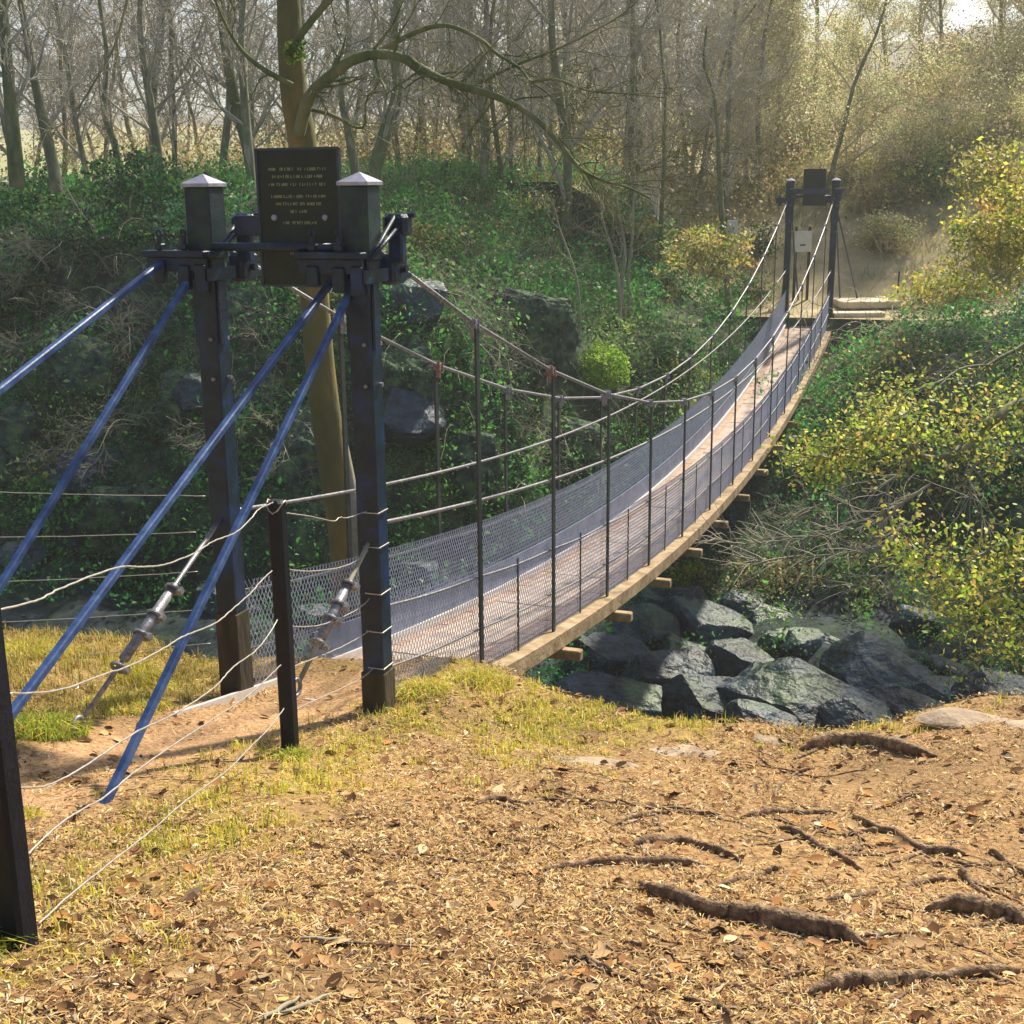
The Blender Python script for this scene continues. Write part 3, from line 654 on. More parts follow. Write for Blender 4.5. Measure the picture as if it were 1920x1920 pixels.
WB = [[(520, 962), (547, 963), (590, 970), (625, 977), (637, 970), (655, 970), (700, 953)], [(530, 1066), (580, 1071), (640, 1063), (678, 1045), (700, 1018)],
      [(540, 1174), (590, 1174), (640, 1158), (680, 1135), (710, 1100)], [(545, 1252), (575, 1240), (620, 1222), (665, 1200), (715, 1168)], [(550, 1335), (565, 1325), (620, 1300), (680, 1270), (712, 1240)]]
front_face = W(-0.075, HW, 0)
for pl, a, b, rr in [(q, pLf - np.array([0, 0, 0]), pM, 0.0034) for q in WA] + [(q, pM, front_face, 0.0032) for q in WB]:
    o = wirepath(pl, a, b); mb = MB(); mb.tube(o, rr, 5); wo = mb.build('wire', M_WIRE, wire_fence, True)
for pl in WB:      # twisted ends round the tower post
    e = wirepath(pl, pM, front_face)[-1]; c = W(0, HW, e[2]); mb = MB(); q = 0.078
    mb.tube([e, c - ax * q - lat * q * 0.3, c - ax * q + lat * q, c + ax * q * 0.6 + lat * q], 0.0036, 5); mb.tube([e + UP * 0.01, e - ax * 0.04 + UP * 0.035, e - ax * 0.035 + lat * 0.03], 0.003, 4); mb.build('wire_end', M_WIRE, wire_fence)
for pl in WA[:1]:   # wire looped over the head of the middle post
    c = np.array([pM[0], pM[1], zM - 0.03]); mb = MB(); an = np.linspace(0, 2 * np.pi, 13)
    mb.tube([c + lat * math.cos(x) * 0.048 + ax * math.sin(x) * 0.044 + UP * 0.03 * math.cos(x * 2) for x in an], 0.0042, 5); mb.build('wire_loop', M_WIRE, wire_fence, True)
# straight-stranded fence left of the path
rf = empty('wire_fence', ground_pt(-0.45, -2.2)); tag(rf, 'taut straight strands running left from the left near tower post above the gorge', 'fence')
g0, g1 = W(0, -HW, 0), W(-0.5, -3.6, 0)
for a, b in (((-60, 921), (385, 930)), ((-60, 1008), (367, 998)), ((-60, 1093), (370, 1072)), ((-60, 1170), (380, 1143)), ((-60, 1244), (395, 1206))):
    o = wirepath([a, ((a[0] + b[0]) / 2, (a[1] + b[1]) / 2 + 2), b], g0, g1); mb = MB(); mb.tube(o, 0.0027, 5); mb.build('wire', M_WIRE, rf, True)
pp = W(-0.5, -3.6, 0); mb = MB(); mb.box(pp + UP * 0.5, (0.05, 0.05, 0.8), bev=0.01); mb.build('post', M_BLACK, rf)

# ================================================================== FOREGROUND: roots, stones, litter, grass
def smooth_px(px, n=7):
    q = np.array(px, float); t = np.linspace(0, len(q) - 1, (len(q) - 1) * n + 1); i = np.clip(t.astype(int), 0, len(q) - 2); fr = (t - i)[:, None]
    a = q[np.clip(i - 1, 0, len(q) - 1)]; b = q[i]; c = q[i + 1]; e = q[np.clip(i + 2, 0, len(q) - 1)]
    return 0.5 * ((2 * b) + (-a + c) * fr + (2 * a - 5 * b + 4 * c - e) * fr ** 2 + (-a + 3 * b - 3 * c + e) * fr ** 3)
def ground_hit(px, py):
    d = ray(px, py); k = 1.0
    while k < 12:
        p = CAM + d * k; s_, t_ = st(p)
        if p[2] < float(near_h(s_, t_)): break
        k += 0.02
    return p
ROOTS = [
 ([(1195, 1651), (1219, 1677), (1272, 1696), (1336, 1720), (1405, 1727), (1458, 1741), (1527, 1752), (1580, 1764), (1639, 1784)], [.010, .020, .026, .030, .036, .040, .036, .026, .008], 'thickest gnarled root, running diagonally down to the right in the litter'),
 ([(985, 1640), (1075, 1630), (1155, 1621), (1240, 1621), (1283, 1624), (1325, 1627)], [.005, .013, .019, .021, .015, .006], 'long flat root directly left of and above the thickest root'),
 ([(1187, 1592), (1219, 1583), (1283, 1582), (1341, 1598), (1395, 1621)], [.010, .022, .021, .014, .004], 'humped root with a dark hollow beneath its left end'),
 ([(1134, 1558), (1198, 1534), (1251, 1526), (1309, 1528), (1368, 1536)], [.004, .012, .013, .010, .004], 'arched root left of a dark fir cone'),
 ([(1378, 1539), (1431, 1528), (1474, 1524), (1538, 1527), (1575, 1528)], [.005, .013, .014, .010, .004], 'short arched root in line with the arched one to its left'),
 ([(1453, 1553), (1495, 1568), (1538, 1592), (1580, 1613), (1620, 1637)], [.008, .016, .018, .013, .004], 'straight root slanting down between two arched roots and the right edge'),
 ([(1591, 1523), (1628, 1550), (1681, 1568), (1729, 1598), (1771, 1603), (1816, 1606)], [.006, .012, .018, .022, .020, .007], 'long dark root stepping down towards the right edge'),
 ([(1585, 1572), (1612, 1564), (1650, 1562)], [.006, .014, .010], 'short dark stub root beside the long stepping root'),
 ([(1497, 1408), (1538, 1401), (1591, 1397), (1644, 1399), (1697, 1410), (1765, 1423)], [.012, .034, .040, .038, .026, .006], 'broad dark root lying just below the cliff edge'),
 ([(1731, 1710), (1793, 1712), (1846, 1718), (1883, 1729), (1930, 1742)], [.010, .034, .040, .032, .020], 'thick dark root cut off by the right edge of the picture'),
 ([(1495, 1877), (1548, 1861), (1596, 1850), (1670, 1847), (1750, 1838), (1830, 1831), (1930, 1824)], [.008, .018, .026, .028, .018, .014, .016], 'lowest long root, running to the bottom right edge'),
 ([(1336, 1672), (1389, 1653), (1431, 1640), (1474, 1632)], [.006, .013, .012, .006], 'short root slanting up to the right above the thickest root'),
 ([(1453, 1504), (1458, 1481), (1490, 1454), (1530, 1441)], [.010, .012, .010, .004], 'pale curved root bending like a hook below the cliff edge root'),
 ([(880, 1514), (932, 1502), (980, 1509), (1022, 1505), (1075, 1506)], [.004, .013, .012, .011, .004], 'leftmost thin root in the litter'),
 ([(1000, 1486), (1054, 1490), (1091, 1504), (1120, 1520)], [.005, .010, .011, .005], 'small root crossing just above the leftmost one'),
 ([(1516, 1700), (1591, 1688), (1670, 1672), (1740, 1656), (1803, 1653)], [.007, .012, .012, .010, .006], 'pale thin root rising gently to the right beyond the thickest root'),
 ([(1800, 1638), (1824, 1665), (1866, 1692)], [.016, .013, .005], 'short forked root end beside the right edge'),
 ([(1272, 1874), (1314, 1890), (1346, 1891), (1372, 1920)], [.005, .010, .010, .008], 'thin bent root at the very bottom of the picture'),
 ([(1060, 1806), (1102, 1805), (1152, 1832)], [.005, .017, .006], 'small dark humped root alone at lower centre'),
 ([(1304, 1854), (1357, 1858), (1431, 1847), (1484, 1832), (1555, 1830)], [.004, .009, .010, .009, .004], 'thin root just above the lowest long root'),
 ([(1852, 1596), (1893, 1621), (1930, 1652)], [.008, .012, .010], 'pale root slanting out at the right edge'),
 ([(1150, 1500), (1185, 1512), (1240, 1518), (1310, 1522)], [.003, .008, .008, .003], 'faint thin root above the arched one by the fir cone'),
 ([(1270, 1800), (1230, 1778), (1165, 1772)], [.003, .010, .005], 'small crooked root below the left end of the thickest root')]
for px, rr, lb in ROOTS:
    q = smooth_px(px, 6); p = np.array([ground_hit(*x) for x in q]); r = np.interp(np.linspace(0, 1, len(q)), np.linspace(0, 1, len(rr)), rr) * np.clip(np.minimum(np.linspace(0, 6, len(q)), np.linspace(6, 0, len(q))) + .25, 0, 1)
    r = r * 1.1 * (1 + 0.06 * np.interp(np.arange(len(q)), np.arange(0, len(q) + 3, 3), R.normal(size=len(np.arange(0, len(q) + 3, 3)))))
    p[:, 2] += r * 0.70 + 0.008 * np.sin(np.linspace(0, 9, len(q))); p[0, 2] -= 0.04; p[-1, 2] -= 0.04
    p[:, :2] += R.normal(size=(len(q), 2)) * 0.004
    mb = MB(); mb.tube(p, r, 12, flat=(0.8, 1.2)); vv = mb.v[0]; rrep = np.repeat(r, 12)[:, None]
    vv += rrep * 0.5 * np.stack([fbm(vv[:, 0] * 9 + 3 * k_, vv[:, 1] * 9 + vv[:, 2] * 22, 4, 200 + k_) for k_ in range(3)], 1)
    if len(q) > 12:
        for _ in range(2 + len(q) // 12):
            i = random.randint(4, len(q) - 5); d = R.normal(size=3) * np.array([1, 1, 0]); d /= np.linalg.norm(d); b = [p[i]]
            for k in range(6): x = b[-1] + d * 0.055 + R.normal(size=3) * 0.012; s_, t_ = st(x); x[2] = float(near_h(s_, t_)) + 0.004; b.append(x)
            mb.tube(b, np.linspace(r[i] * 0.5, 0.003, 7), 5)
    o = mb.build('tree_root', M_ROOT, None, True); tag(o, lb, 'root', 'roots exposed in the trodden ground')

for i in range(30):
    s_, t_ = R.uniform(-5.0, -0.2), R.uniform(1.6, 5.0)
    if s_ < -6.4 + 1.1 * abs(t_ - 3.7): continue
    an = R.uniform(-.9, .9) - 1.2 + (3.14 if R.rand() < .5 else 0); l = R.uniform(.25, .7); a_, b_, p = s_, t_, []
    for k in range(9): an += R.normal() * .22; a_ += math.cos(an) * l / 8; b_ += math.sin(an) * l / 8; p.append(W(a_, b_, float(near_h(a_, b_)) + .004 * math.sin(k)))
    mb = MB(); rr_ = R.uniform(.004, .009); mb.tube(p, rr_ * np.array([.3, .6, 1, .9, 1.1, 1, .8, .6, .3]), 6)
    tag(mb.build('tree_root', M_ROOT, None, True), 'thin thread of root crossing the litter, no thicker than a finger', 'root', 'thin root threads in the litter')
def crag(center, size, seed, rotz=0, tiltv=(0, 0), planes=11, sub=3, rough=0.07, slab=False):
    """an angular rock: a ball cut by random planes, then roughened"""
    rs = np.random.RandomState(seed); import bmesh
    bm = bmesh.new(); bmesh.ops.create_icosphere(bm, subdivisions=sub + 1, radius=1.0)
    v = np.array([x.co[:] for x in bm.verts])
    nr = rs.normal(size=(planes, 3))
    if slab and seed < 300:
        bs = np.array([(.3, -.25, .9), (.92, .25, -.3), (-.25, -.95, .1), (-.9, -.2, .35), (.2, .9, .3)]); nr = bs[np.arange(planes) % 5] + rs.normal(size=(planes, 3)) * .22
    nr /= np.linalg.norm(nr, axis=1)[:, None]; dd = 0.48 + 0.3 * rs.rand(planes)
    nr[0] = (0.15, -0.25, 1); nr[0] /= np.linalg.norm(nr[0]); dd[0] = 0.55
    for n_, d_ in zip(nr, dd):
        k = v @ n_; v = np.where((k > d_)[:, None], v - (k - d_)[:, None] * n_ * 0.93, v)
    f1 = fbm(v[:, 0] * 2.2 + seed, v[:, 1] * 2.2 + v[:, 2] * 1.7, 5, seed % 50)
    v = v * (1 + rough * 2 * f1)[:, None]
    lay = np.abs(fbm(v[:, 2] * 6 + v[:, 0] * 1.2, v[:, 1] * 0.8, 3, 4)); v = v * (1 - rough * 1.2 * lay)[:, None]
    v = v * np.asarray(size); c, s_ = math.cos(rotz), math.sin(rotz)
    a, b = tiltv; v = v @ np.array([[1, 0, 0], [0, math.cos(a), -math.sin(a)], [0, math.sin(a), math.cos(a)]]).T
    v = v @ np.array([[math.cos(b), 0, math.sin(b)], [0, 1, 0], [-math.sin(b), 0, math.cos(b)]]).T
    v = v @ np.array([[c, -s_, 0], [s_, c, 0], [0, 0, 1]]).T
    f = [tuple(x.index for x in q.verts) for q in bm.faces]; bm.free()
    return v + np.asarray(center), f
def rock(name, center, size, seed, label, cat, m, group=None, **k):
    v, f = crag(center, size, seed, slab=(name == 'boulder'), **k); o = raw(name, v, f, m, None, False); return tag(o, label, cat, group)
for px, py, sz, sd, lb in ((1090, 1432, (.34, .13, .045), 3, 'pale flat stone sunk in the litter below the bridge beam'), (1275, 1408, (.27, .14, .045), 5, 'pale flat stone left of the tilted slab'),
                           (1438, 1392, (.24, .085, .075), 8, 'tilted slab with a shaded left end at the cliff edge'), (1700, 1385, (.16, .10, .03), 12, 'small pale stone beyond the broad dark root'),
                           (1835, 1352, (.42, .20, .09), 15, 'pale rock outcrop on the brow near the right edge'), (1925, 1362, (.22, .2, .07), 17, 'pale stone on the brow cut off by the right edge'),
                           (1345, 1418, (.14, .09, .03), 19, 'small pale stone between two flat stones')):
    p = ground_hit(px, py); rock('stone', p - UP * sz[2] * 0.45, (sz[0] * .9, sz[1], sz[2] * 1.1), sd, lb, 'stone', M_STONE, 'flat stones along the cliff edge', rotz=-0.1, rough=0.05)
for px, py, sd in ((1238, 1556, 1), (1606, 1596, 2), (1644, 1762, 3), (1385, 1796, 4)):
    p = ground_hit(px, py); rock('fir_cone', p + UP * 0.012, (.022, .030, .020), sd, ('dark fir cone in front of the arched root', 'dark fir cone below the stub root', 'dark fir cone beyond the end of the thickest root', 'dark lump of bark lying just below the thickest root')[sd - 1], 'cone' if sd < 4 else 'bark', M_ROOT, rough=0.25, sub=2)

# leaf and needle litter
def litter(n, s0, s1, t0, t1, seed):
    rs = np.random.RandomState(seed); s_ = s0 + (s1 - s0) * rs.rand(n); t_ = t0 + (t1 - t0) * rs.rand(n)
    keep = (s_ < edge(t_) + 0.05) & (rs.rand(n) > 0.92 * path_w(s_, t_)) & (rs.rand(n) > 0.15 * grass_w(s_, t_))
    dens = 0.05 + 2.6 * (fbm(s_ * 1.9, t_ * 1.9, 4, 91) + 0.20); keep &= rs.rand(n) < dens
    s_ = s_[keep]; t_ = t_[keep]; n = len(s_)
    c = N + s_[:, None] * ax + t_[:, None] * lat; c[:, 2] = near_h(s_, t_) + 0.004 + 0.008 * rs.rand(n)
    kind = rs.rand(n); Lh = np.where(kind < 0.88, 0.008 + 0.020 * rs.rand(n) ** 1.5, 0.006 + 0.010 * rs.rand(n)); wd = np.where(kind < 0.88, 0.0011 + 0.0016 * rs.rand(n), 0.003 + 0.004 * rs.rand(n))
    an = rs.rand(n) * 2 * np.pi; a = np.stack([np.cos(an), np.sin(an), 0.5 * rs.normal(size=n) * 0.5], 1); b = np.stack([-np.sin(an), np.cos(an), 0.45 * rs.normal(size=n)], 1)
    cur = (rs.normal(size=n) * 0.35 * Lh)[:, None] * b + np.abs(rs.normal(size=n) * 0.003)[:, None] * UP
    e1, e2 = c - a * Lh[:, None], c + a * Lh[:, None]; m_ = c + cur; hw = b * wd[:, None]
    v = np.stack([e1 - hw * 0.5, m_ - hw, e2 - hw * 0.4, e2 + hw * 0.4, m_ + hw, e1 + hw * 0.5], 1)
    fc = (np.arange(n)[:, None, None] * 6 + np.array([[0, 1, 4, 5], [1, 2, 3, 4]])[None]).reshape(-1, 4)
    cols = np.array([(0.66, 0.49, 0.22), (0.48, 0.30, 0.11), (0.26, 0.135, 0.06), (0.075, 0.042, 0.026), (0.50, 0.34, 0.17), (0.62, 0.53, 0.38), (0.34, 0.19, 0.11), (0.72, 0.64, 0.54)])
    cc = cols[rs.choice(8, n, p=[.20, .20, .15, .17, .17, .05, .055, .005])] * (1 + 0.22 * rs.normal(size=(n, 1)))
    return v, fc, np.clip(cc, 0.01, 0.9)
v, fc, cc = litter(200000, -6.2, 1.6, -1.2, 6.5, 2)
v2, fc2, cc2 = litter(60000, -4.6, -1.8, 0.6, 5.0, 3)
o = bulk('leaf_litter', np.concatenate([v, v2]).reshape(-1, 3), 4, M_FLAKE, np.concatenate([cc, cc2]), None, np.concatenate([fc, fc2 + len(v) * 6])); tag(o, 'brown and straw coloured leaf litter covering the trodden foreground', 'leaf litter', kind='stuff')
rs_ = np.random.RandomState(91); n_ = 5200; s_ = rs_.uniform(-6, 1.2, n_); t_ = rs_.uniform(-.6, 6.4, n_); k = (s_ < edge(t_)) & (rs_.rand(n_) > .8 * path_w(s_, t_)) & (rs_.rand(n_) < .3 + 2.2 * np.clip(fbm(s_ * 1.2, t_ * 1.2, 3, 93) + .1, 0, 1)); s_, t_ = s_[k], t_[k]; n_ = len(s_)
c = N + s_[:, None] * ax + t_[:, None] * lat; c[:, 2] = near_h(s_, t_) + .010; nrm = np.stack([rs_.normal(size=n_) * .35, rs_.normal(size=n_) * .35, np.ones(n_)], 1); nrm /= np.linalg.norm(nrm, axis=1)[:, None]
a = np.cross(nrm, rs_.normal(size=(n_, 3))); a /= np.linalg.norm(a, axis=1)[:, None]; b = np.cross(nrm, a); z_ = (.016 + .028 * rs_.rand(n_) ** 1.6)[:, None]; cu_ = (.05 + .3 * rs_.rand(n_))[:, None]
v = np.stack([c - a * z_, c - a * z_ * .4 + b * z_ * .5 + nrm * z_ * cu_, c + a * z_ * .3 + b * z_ * .52 + nrm * z_ * cu_, c + a * z_ * 1.05 + nrm * z_ * .1, c + a * z_ * .3 - b * z_ * .5 + nrm * z_ * cu_, c - a * z_ * .4 - b * z_ * .48 + nrm * z_ * cu_, c + a * z_ * .05 - nrm * z_ * .02], 1)
fc = (np.arange(n_)[:, None, None] * 7 + np.array([[0, 1, 2, 6], [6, 2, 3, 6], [6, 3, 4, 6], [6, 4, 5, 0]])[None])
tri = (np.arange(n_)[:, None, None] * 7 + np.array([[0, 6, 1], [1, 6, 2], [2, 6, 3], [3, 6, 4], [4, 6, 5], [5, 6, 0]])[None]).reshape(-1, 3)
cc = np.array([(.34, .19, .09), (.22, .11, .05), (.46, .31, .16), (.10, .055, .03), (.55, .42, .26), (.40, .20, .07)])[rs_.choice(6, n_, p=[.25, .25, .16, .16, .08, .1])] * (1 + .2 * rs_.normal(size=(n_, 1)))
tag(bulk('fallen_leaves', v.reshape(-1, 3), 3, M_FLAKE, np.clip(cc, .01, .9), None, tri), 'curled brown fallen leaves scattered over the foreground', 'fallen leaves', kind='stuff')
mb = MB(); rs_ = np.random.RandomState(90)
for i in range(1500):
    s_, t_ = rs_.uniform(-5.8, 1.0), rs_.uniform(0.2, 6.2)
    if s_ > float(edge(t_)) or rs_.rand() < .5 * float(grass_w(s_, t_)): continue
    an = rs_.uniform(0, 6.28); l = .03 + .16 * rs_.rand() ** 2.2; b = []
    for k in np.linspace(0, 1, 4): an += rs_.normal() * .25; a_ = s_ + math.cos(an) * l * k; b_ = t_ + math.sin(an) * l * k; b.append(W(a_, b_, float(near_h(a_, b_)) + .008))
    mb.tube(b, np.linspace(.0028, .0014, 4) * rs_.uniform(.7, 1.5), 4)
tag(mb.build('fallen_twigs', M_ROOT, None, True), 'countless small fallen twigs scattered through the litter', 'twigs', kind='stuff')
# sticks
for px, an, ln, lb in (((620, 1768), 0.2, .16, 'pale curved chip of wood near the bottom'), ((575, 1890), 1.0, .2, 'pale stick at the bottom edge left of centre'), ((528, 1900), 1.2, .18, 'pale stick at the bottom edge beside the longer one'), ((1000, 1560), 0.4, .22, 'thin twig left of the arched root'),
                       ((700, 1780), 0.1, .25, 'thin dark twig in the lower litter'), ((860, 1620), -0.2, .3, 'dark twig in the middle of the litter'), ((1500, 1735), 1.9, .18, 'pale twig lying against the thickest root'), ((1700, 1500), 0.3, .24, 'thin twig above the stepping root')):
    p = ground_hit(*px); b = []
    for k in np.linspace(-.5, .5, 7):
        x = p + np.array([math.cos(an), math.sin(an), 0]) * k * ln + R.normal(size=3) * 0.006; s_, t_ = st(x); x[2] = float(near_h(s_, t_)) + 0.010; b.append(x)
    mb = MB(); mb.tube(b, [.003, .006, .007, .0075, .007, .005, .003], 6); o = mb.build('stick', M_STEM if 'pale' in lb else M_ROOT, None, True); tag(o, lb, 'stick')

# grass
def blades(s_, t_, hgt, cols, rs, wd=0.0022, spread=0.5):
    n = len(s_); c = N + s_[:, None] * ax + t_[:, None] * lat; c[:, 2] = terrain(s_, t_) - 0.005
    an = rs.rand(n) * 2 * np.pi; dr = np.stack([np.cos(an), np.sin(an), np.zeros(n)], 1); sd_ = np.stack([-np.sin(an), np.cos(an), np.zeros(n)], 1)
    h = hgt[:, None]; ln = (rs.rand(n) * spread * 1.6)[:, None]; wv_ = wd * (0.7 + 0.6 * rs.rand(n))[:, None]
    p1 = c + UP * h * 0.55 + dr * h * ln * 0.35; p2 = c + UP * h * (0.95 - 0.5 * ln) + dr * h * ln
    v = np.stack([c - sd_ * wv_, c + sd_ * wv_, p1 + sd_ * wv_ * 0.8, p1 - sd_ * wv_ * 0.8, p2 + sd_ * wv_ * 0.15, p2 - sd_ * wv_ * 0.15], 1)
    fc = (np.arange(n)[:, None, None] * 6 + np.array([[0, 1, 2, 3], [3, 2, 4, 5]])[None]).reshape(-1, 4)
    return v, fc
def grass(name, n, s0, s1, t0, t1, h0, h1, seed, label, wfun, cols, wts, wd=0.0022):
    rs = np.random.RandomState(seed); nc = n // 14
    sc_ = s0 + (s1 - s0) * rs.rand(nc); tc_ = t0 + (t1 - t0) * rs.rand(nc); k = rs.rand(nc) < wfun(sc_, tc_); sc_, tc_ = sc_[k], tc_[k]
    hh = h0 + (h1 - h0) * rs.rand(len(sc_)) ** 2; s_ = np.repeat(sc_, 14) + rs.normal(size=len(sc_) * 14) * 0.025; t_ = np.repeat(tc_, 14) + rs.normal(size=len(sc_) * 14) * 0.025
    hh = np.repeat(hh, 14) * (0.5 + 0.8 * rs.rand(len(s_))); k = s_ < edge(t_) + 0.35; s_, t_, hh = s_[k], t_[k], hh[k]
    v, fc = blades(s_, t_, hh, None, rs, wd); c = np.asarray(cols)[rs.choice(len(cols), len(s_), p=wts)] * (1 + 0.2 * rs.normal(size=(len(s_), 1)))
    return tag(bulk(name, v.reshape(-1, 3), 4, M_GRASS, np.clip(c, 0.01, 0.9), None, fc), label, 'grass', kind='stuff')
GC = [(0.70, 0.66, 0.07), (0.40, 0.50, 0.04), (0.82, 0.70, 0.12), (0.70, 0.48, 0.13), (0.15, 0.24, 0.03), (0.80, 0.68, 0.34)]
grass('grass', 430000, -5.2, 1.5, 0.0, 6.5, 0.015, 0.085, 11, 'short yellow-green grass along the fence line and the cliff brow', lambda s_, t_: 0.9 * grass_w(s_, t_) ** 1.3, GC, [.24, .15, .23, .17, .06, .15])
grass('rough_grass', 150000, -3.6, 0.8, -4.5, -0.35, 0.02, 0.10, 12, 'tussocky golden and green grass left of the sandy path', lambda s_, t_: np.clip(sstep(-0.5, -0.75, t_) * (0.35 + 1.2 * (fbm(s_ * 2.4, t_ * 2.4, 3, 8) + 0.35)), 0, 1), [(0.55, 0.42, 0.10), (0.24, 0.27, 0.04), (0.66, 0.48, 0.16), (0.10, 0.14, 0.02), (0.72, 0.6, 0.3)], [.27, .25, .22, .13, .13])
# individual tufts
for i, (s_, t_, h, rr, lb) in enumerate(((0.28, 0.62, .17, .20, 'golden grass tuft at the foot of the right near tower post'), (0.75, 0.85, .15, .24, 'grass tuft hanging over the brow below the edge beam'), (-1.22, 0.60, .11, .11, 'green tuft around the base of the middle black post'),
                                         (-3.95, 1.15, .16, .14, 'dark green tuft against the bottom-left black post'), (-1.55, -0.62, .22, .22, 'big mossy tussock beside the left anchor rod'), (-0.75, -0.75, .20, .26, 'golden tussock in front of the left near tower post'),
                                         (-2.05, -0.98, .20, .20, 'round tussock at the left edge behind the lowest stay'), (-0.35, -1.75, .26, .26, 'tall dry grass tuft at the far left brow'), (-2.75, 0.25, .10, .10, 'small tuft at the foot of the steep blue stay'), (-0.10, -1.15, .2, .22, 'straw coloured tussock left of the near tower'))):
    rs = np.random.RandomState(40 + i); n = int(900 * rr / 0.15); a = rs.rand(n) * 6.283; q = rr * np.sqrt(rs.rand(n)) * 0.9
    h = h * .7; v, fc = blades(s_ + q * np.cos(a), t_ + q * np.sin(a), h * (1.1 - 0.6 * q / rr) * (0.5 + 0.7 * rs.rand(n)), None, rs, 0.0024, 1.0)
    gs = [.12, .42, .12, .06, .22, .06] if 'green' in lb or 'mossy' in lb or 'round' in lb else [.25, .14, .25, .2, .06, .10]
    c = np.asarray(GC)[rs.choice(6, n, p=gs)] * (0.85 + 0.2 * rs.normal(size=(n, 1)))
    tag(bulk('grass_tuft', v.reshape(-1, 3), 4, M_GRASS, np.clip(c, .01, .9), None, fc), lb, 'grass tuft')

# ================================================================== GORGE BOULDERS
# (pixel centre, depth along the view, half sizes, seed, yaw, tilts)
BL = [((1520, 1325), 15.2, (1.15, .75, .50), 21, -.35, (0.15, 0.22), 'pale green streaked boulder nearest the cliff brow, at the centre of the gorge'),
      ((1470, 1290), 15.9, (.72, .55, .42), 22, .1, (0.1, 0.15), 'light topped block leaning on the green streaked boulder'),
      ((1330, 1320), 15.6, (.62, .6, .55), 23, .4, (0.2, 0.0), 'blue-grey cracked boulder left of the green streaked one'),
      ((1240, 1275), 16.4, (.62, .6, .62), 24, .2, (0.2, -0.2), 'blue boulder with a dark hollow under the deck'),
      ((1655, 1275), 16.6, (.85, .7, .55), 25, -.6, (0.25, 0.25), 'dark faced boulder with pale sloping top right of centre'),
      ((1740, 1290), 17.0, (.62, .6, .45), 26, -.3, (0.2, 0.1), 'layered rock left of the wide pale slab'),
      ((1815, 1255), 18.0, (1.05, .8, .42), 27, -.15, (0.42, -0.1), 'wide pale slab tilted towards us near the right edge'),
      ((1330, 1180), 18.8, (.80, .7, .62), 28, .3, (0.1, 0.1), 'rounded mossy boulder below the bank greenery'),
      ((1215, 1190), 18.4, (.62, .6, .70), 29, .0, (0.1, 0.0), 'upright boulder in shade beneath the deck'),
      ((1130, 1235), 17.6, (.62, .6, .50), 30, .5, (0.1, 0.0), 'dim boulder half hidden under the deck beam'),
      ((1450, 1180), 19.0, (.70, .6, .40), 31, -.4, (0.3, 0.2), 'wedge of rock with pale top behind the gap'),
      ((1540, 1190), 19.0, (.85, .6, .32), 32, -.5, (0.4, 0.15), 'long pale slab pointing right above the dark cleft'),
      ((1575, 1240), 17.8, (.60, .6, .42), 33, -.2, (0.3, 0.1), 'smooth grey boulder between two slabs'),
      ((1390, 1240), 17.4, (.45, .5, .45), 34, .6, (0.1, 0.1), 'small dark boulder wedged behind the cracked one'),
      ((1700, 1215), 19.2, (.60, .6, .35), 35, -.3, (0.3, 0.0), 'low boulder beneath the yellow leaves'),
      ((1890, 1320), 15.6, (.70, .6, .55), 36, -.2, (0.0, 0.0), 'dark boulder right behind the brow at the right edge'),
      ((1620, 1345), 14.6, (.42, .5, .32), 37, .2, (0.1, 0.2), 'small rounded end rock beside the green streaked boulder')]
BL += [((1140, 1310), 15.6, (.75, .6, .42), 81, .3, (0.2, -0.1), 'very dark boulder directly behind the grassy brow under the deck'),
      ((1290, 1235), 17.6, (.55, .5, .40), 82, -.4, (0.2, 0.1), 'blue block between the mossy rounded boulder and the cracked one'),
      ((1240, 1130), 20.0, (.8, .6, .5), 83, .2, (0.1, 0.1), 'shaded rock face just below the deck beam'),
      ((1380, 1130), 20.2, (.9, .6, .45), 84, -.2, (0.2, 0.0), 'bluish rock step above the mossy rounded boulder'),
      ((1500, 1145), 20.4, (.8, .6, .35), 85, -.4, (0.3, 0.1), 'low rock ledge under the dead bramble heap'),
      ((1610, 1180), 19.8, (.8, .6, .4), 86, -.5, (0.3, 0.1), 'dark ledge at the end of the long pale slab'),
      ((1760, 1215), 19.4, (.8, .7, .38), 87, -.2, (0.35, 0.0), 'upper shelf of rock above the wide pale slab'),
      ((1900, 1240), 18.6, (.9, .7, .42), 88, .1, (0.3, -0.1), 'rock shelf cut by the right edge above the dark boulder'),
      ((1725, 1345), 15.4, (.7, .6, .42), 89, .0, (0.1, 0.2), 'black boulder in the cleft before the right brow'),
      ((1800, 1320), 16.2, (.7, .6, .40), 90, .3, (0.15, 0.1), 'dark rock filling the cleft below the wide slab'),
      ((1440, 1350), 14.6, (.5, .45, .35), 91, .1, (0.1, 0.1), 'small mossy block at the left foot of the green streaked boulder')]
for px, D, szz, sd, rz, tl, lb in BL:
    szz = tuple(x * 1.22 for x in szz)
    p = at_y(px[0], px[1], D); rock('boulder', p - UP * 0.12, szz, sd, lb, 'boulder', M_ROCK, 'boulders on the gorge floor', rotz=rz, tiltv=tl, sub=4, rough=0.10)
for i in range(34):
    px_, py_ = R.uniform(1040, 1920), R.uniform(1110, 1330); h_ = march(px_, py_, 11, 30); q = R.uniform(.14, .42)
    rock('boulder', h_ + UP * q * .3, (q * 1.3, q, q * .8), 300 + i, 'small blue-grey rock among the rubble between the big gorge boulders', 'boulder', M_ROCK, 'rubble between the gorge boulders', rotz=R.uniform(0, 3), sub=2, rough=.1)
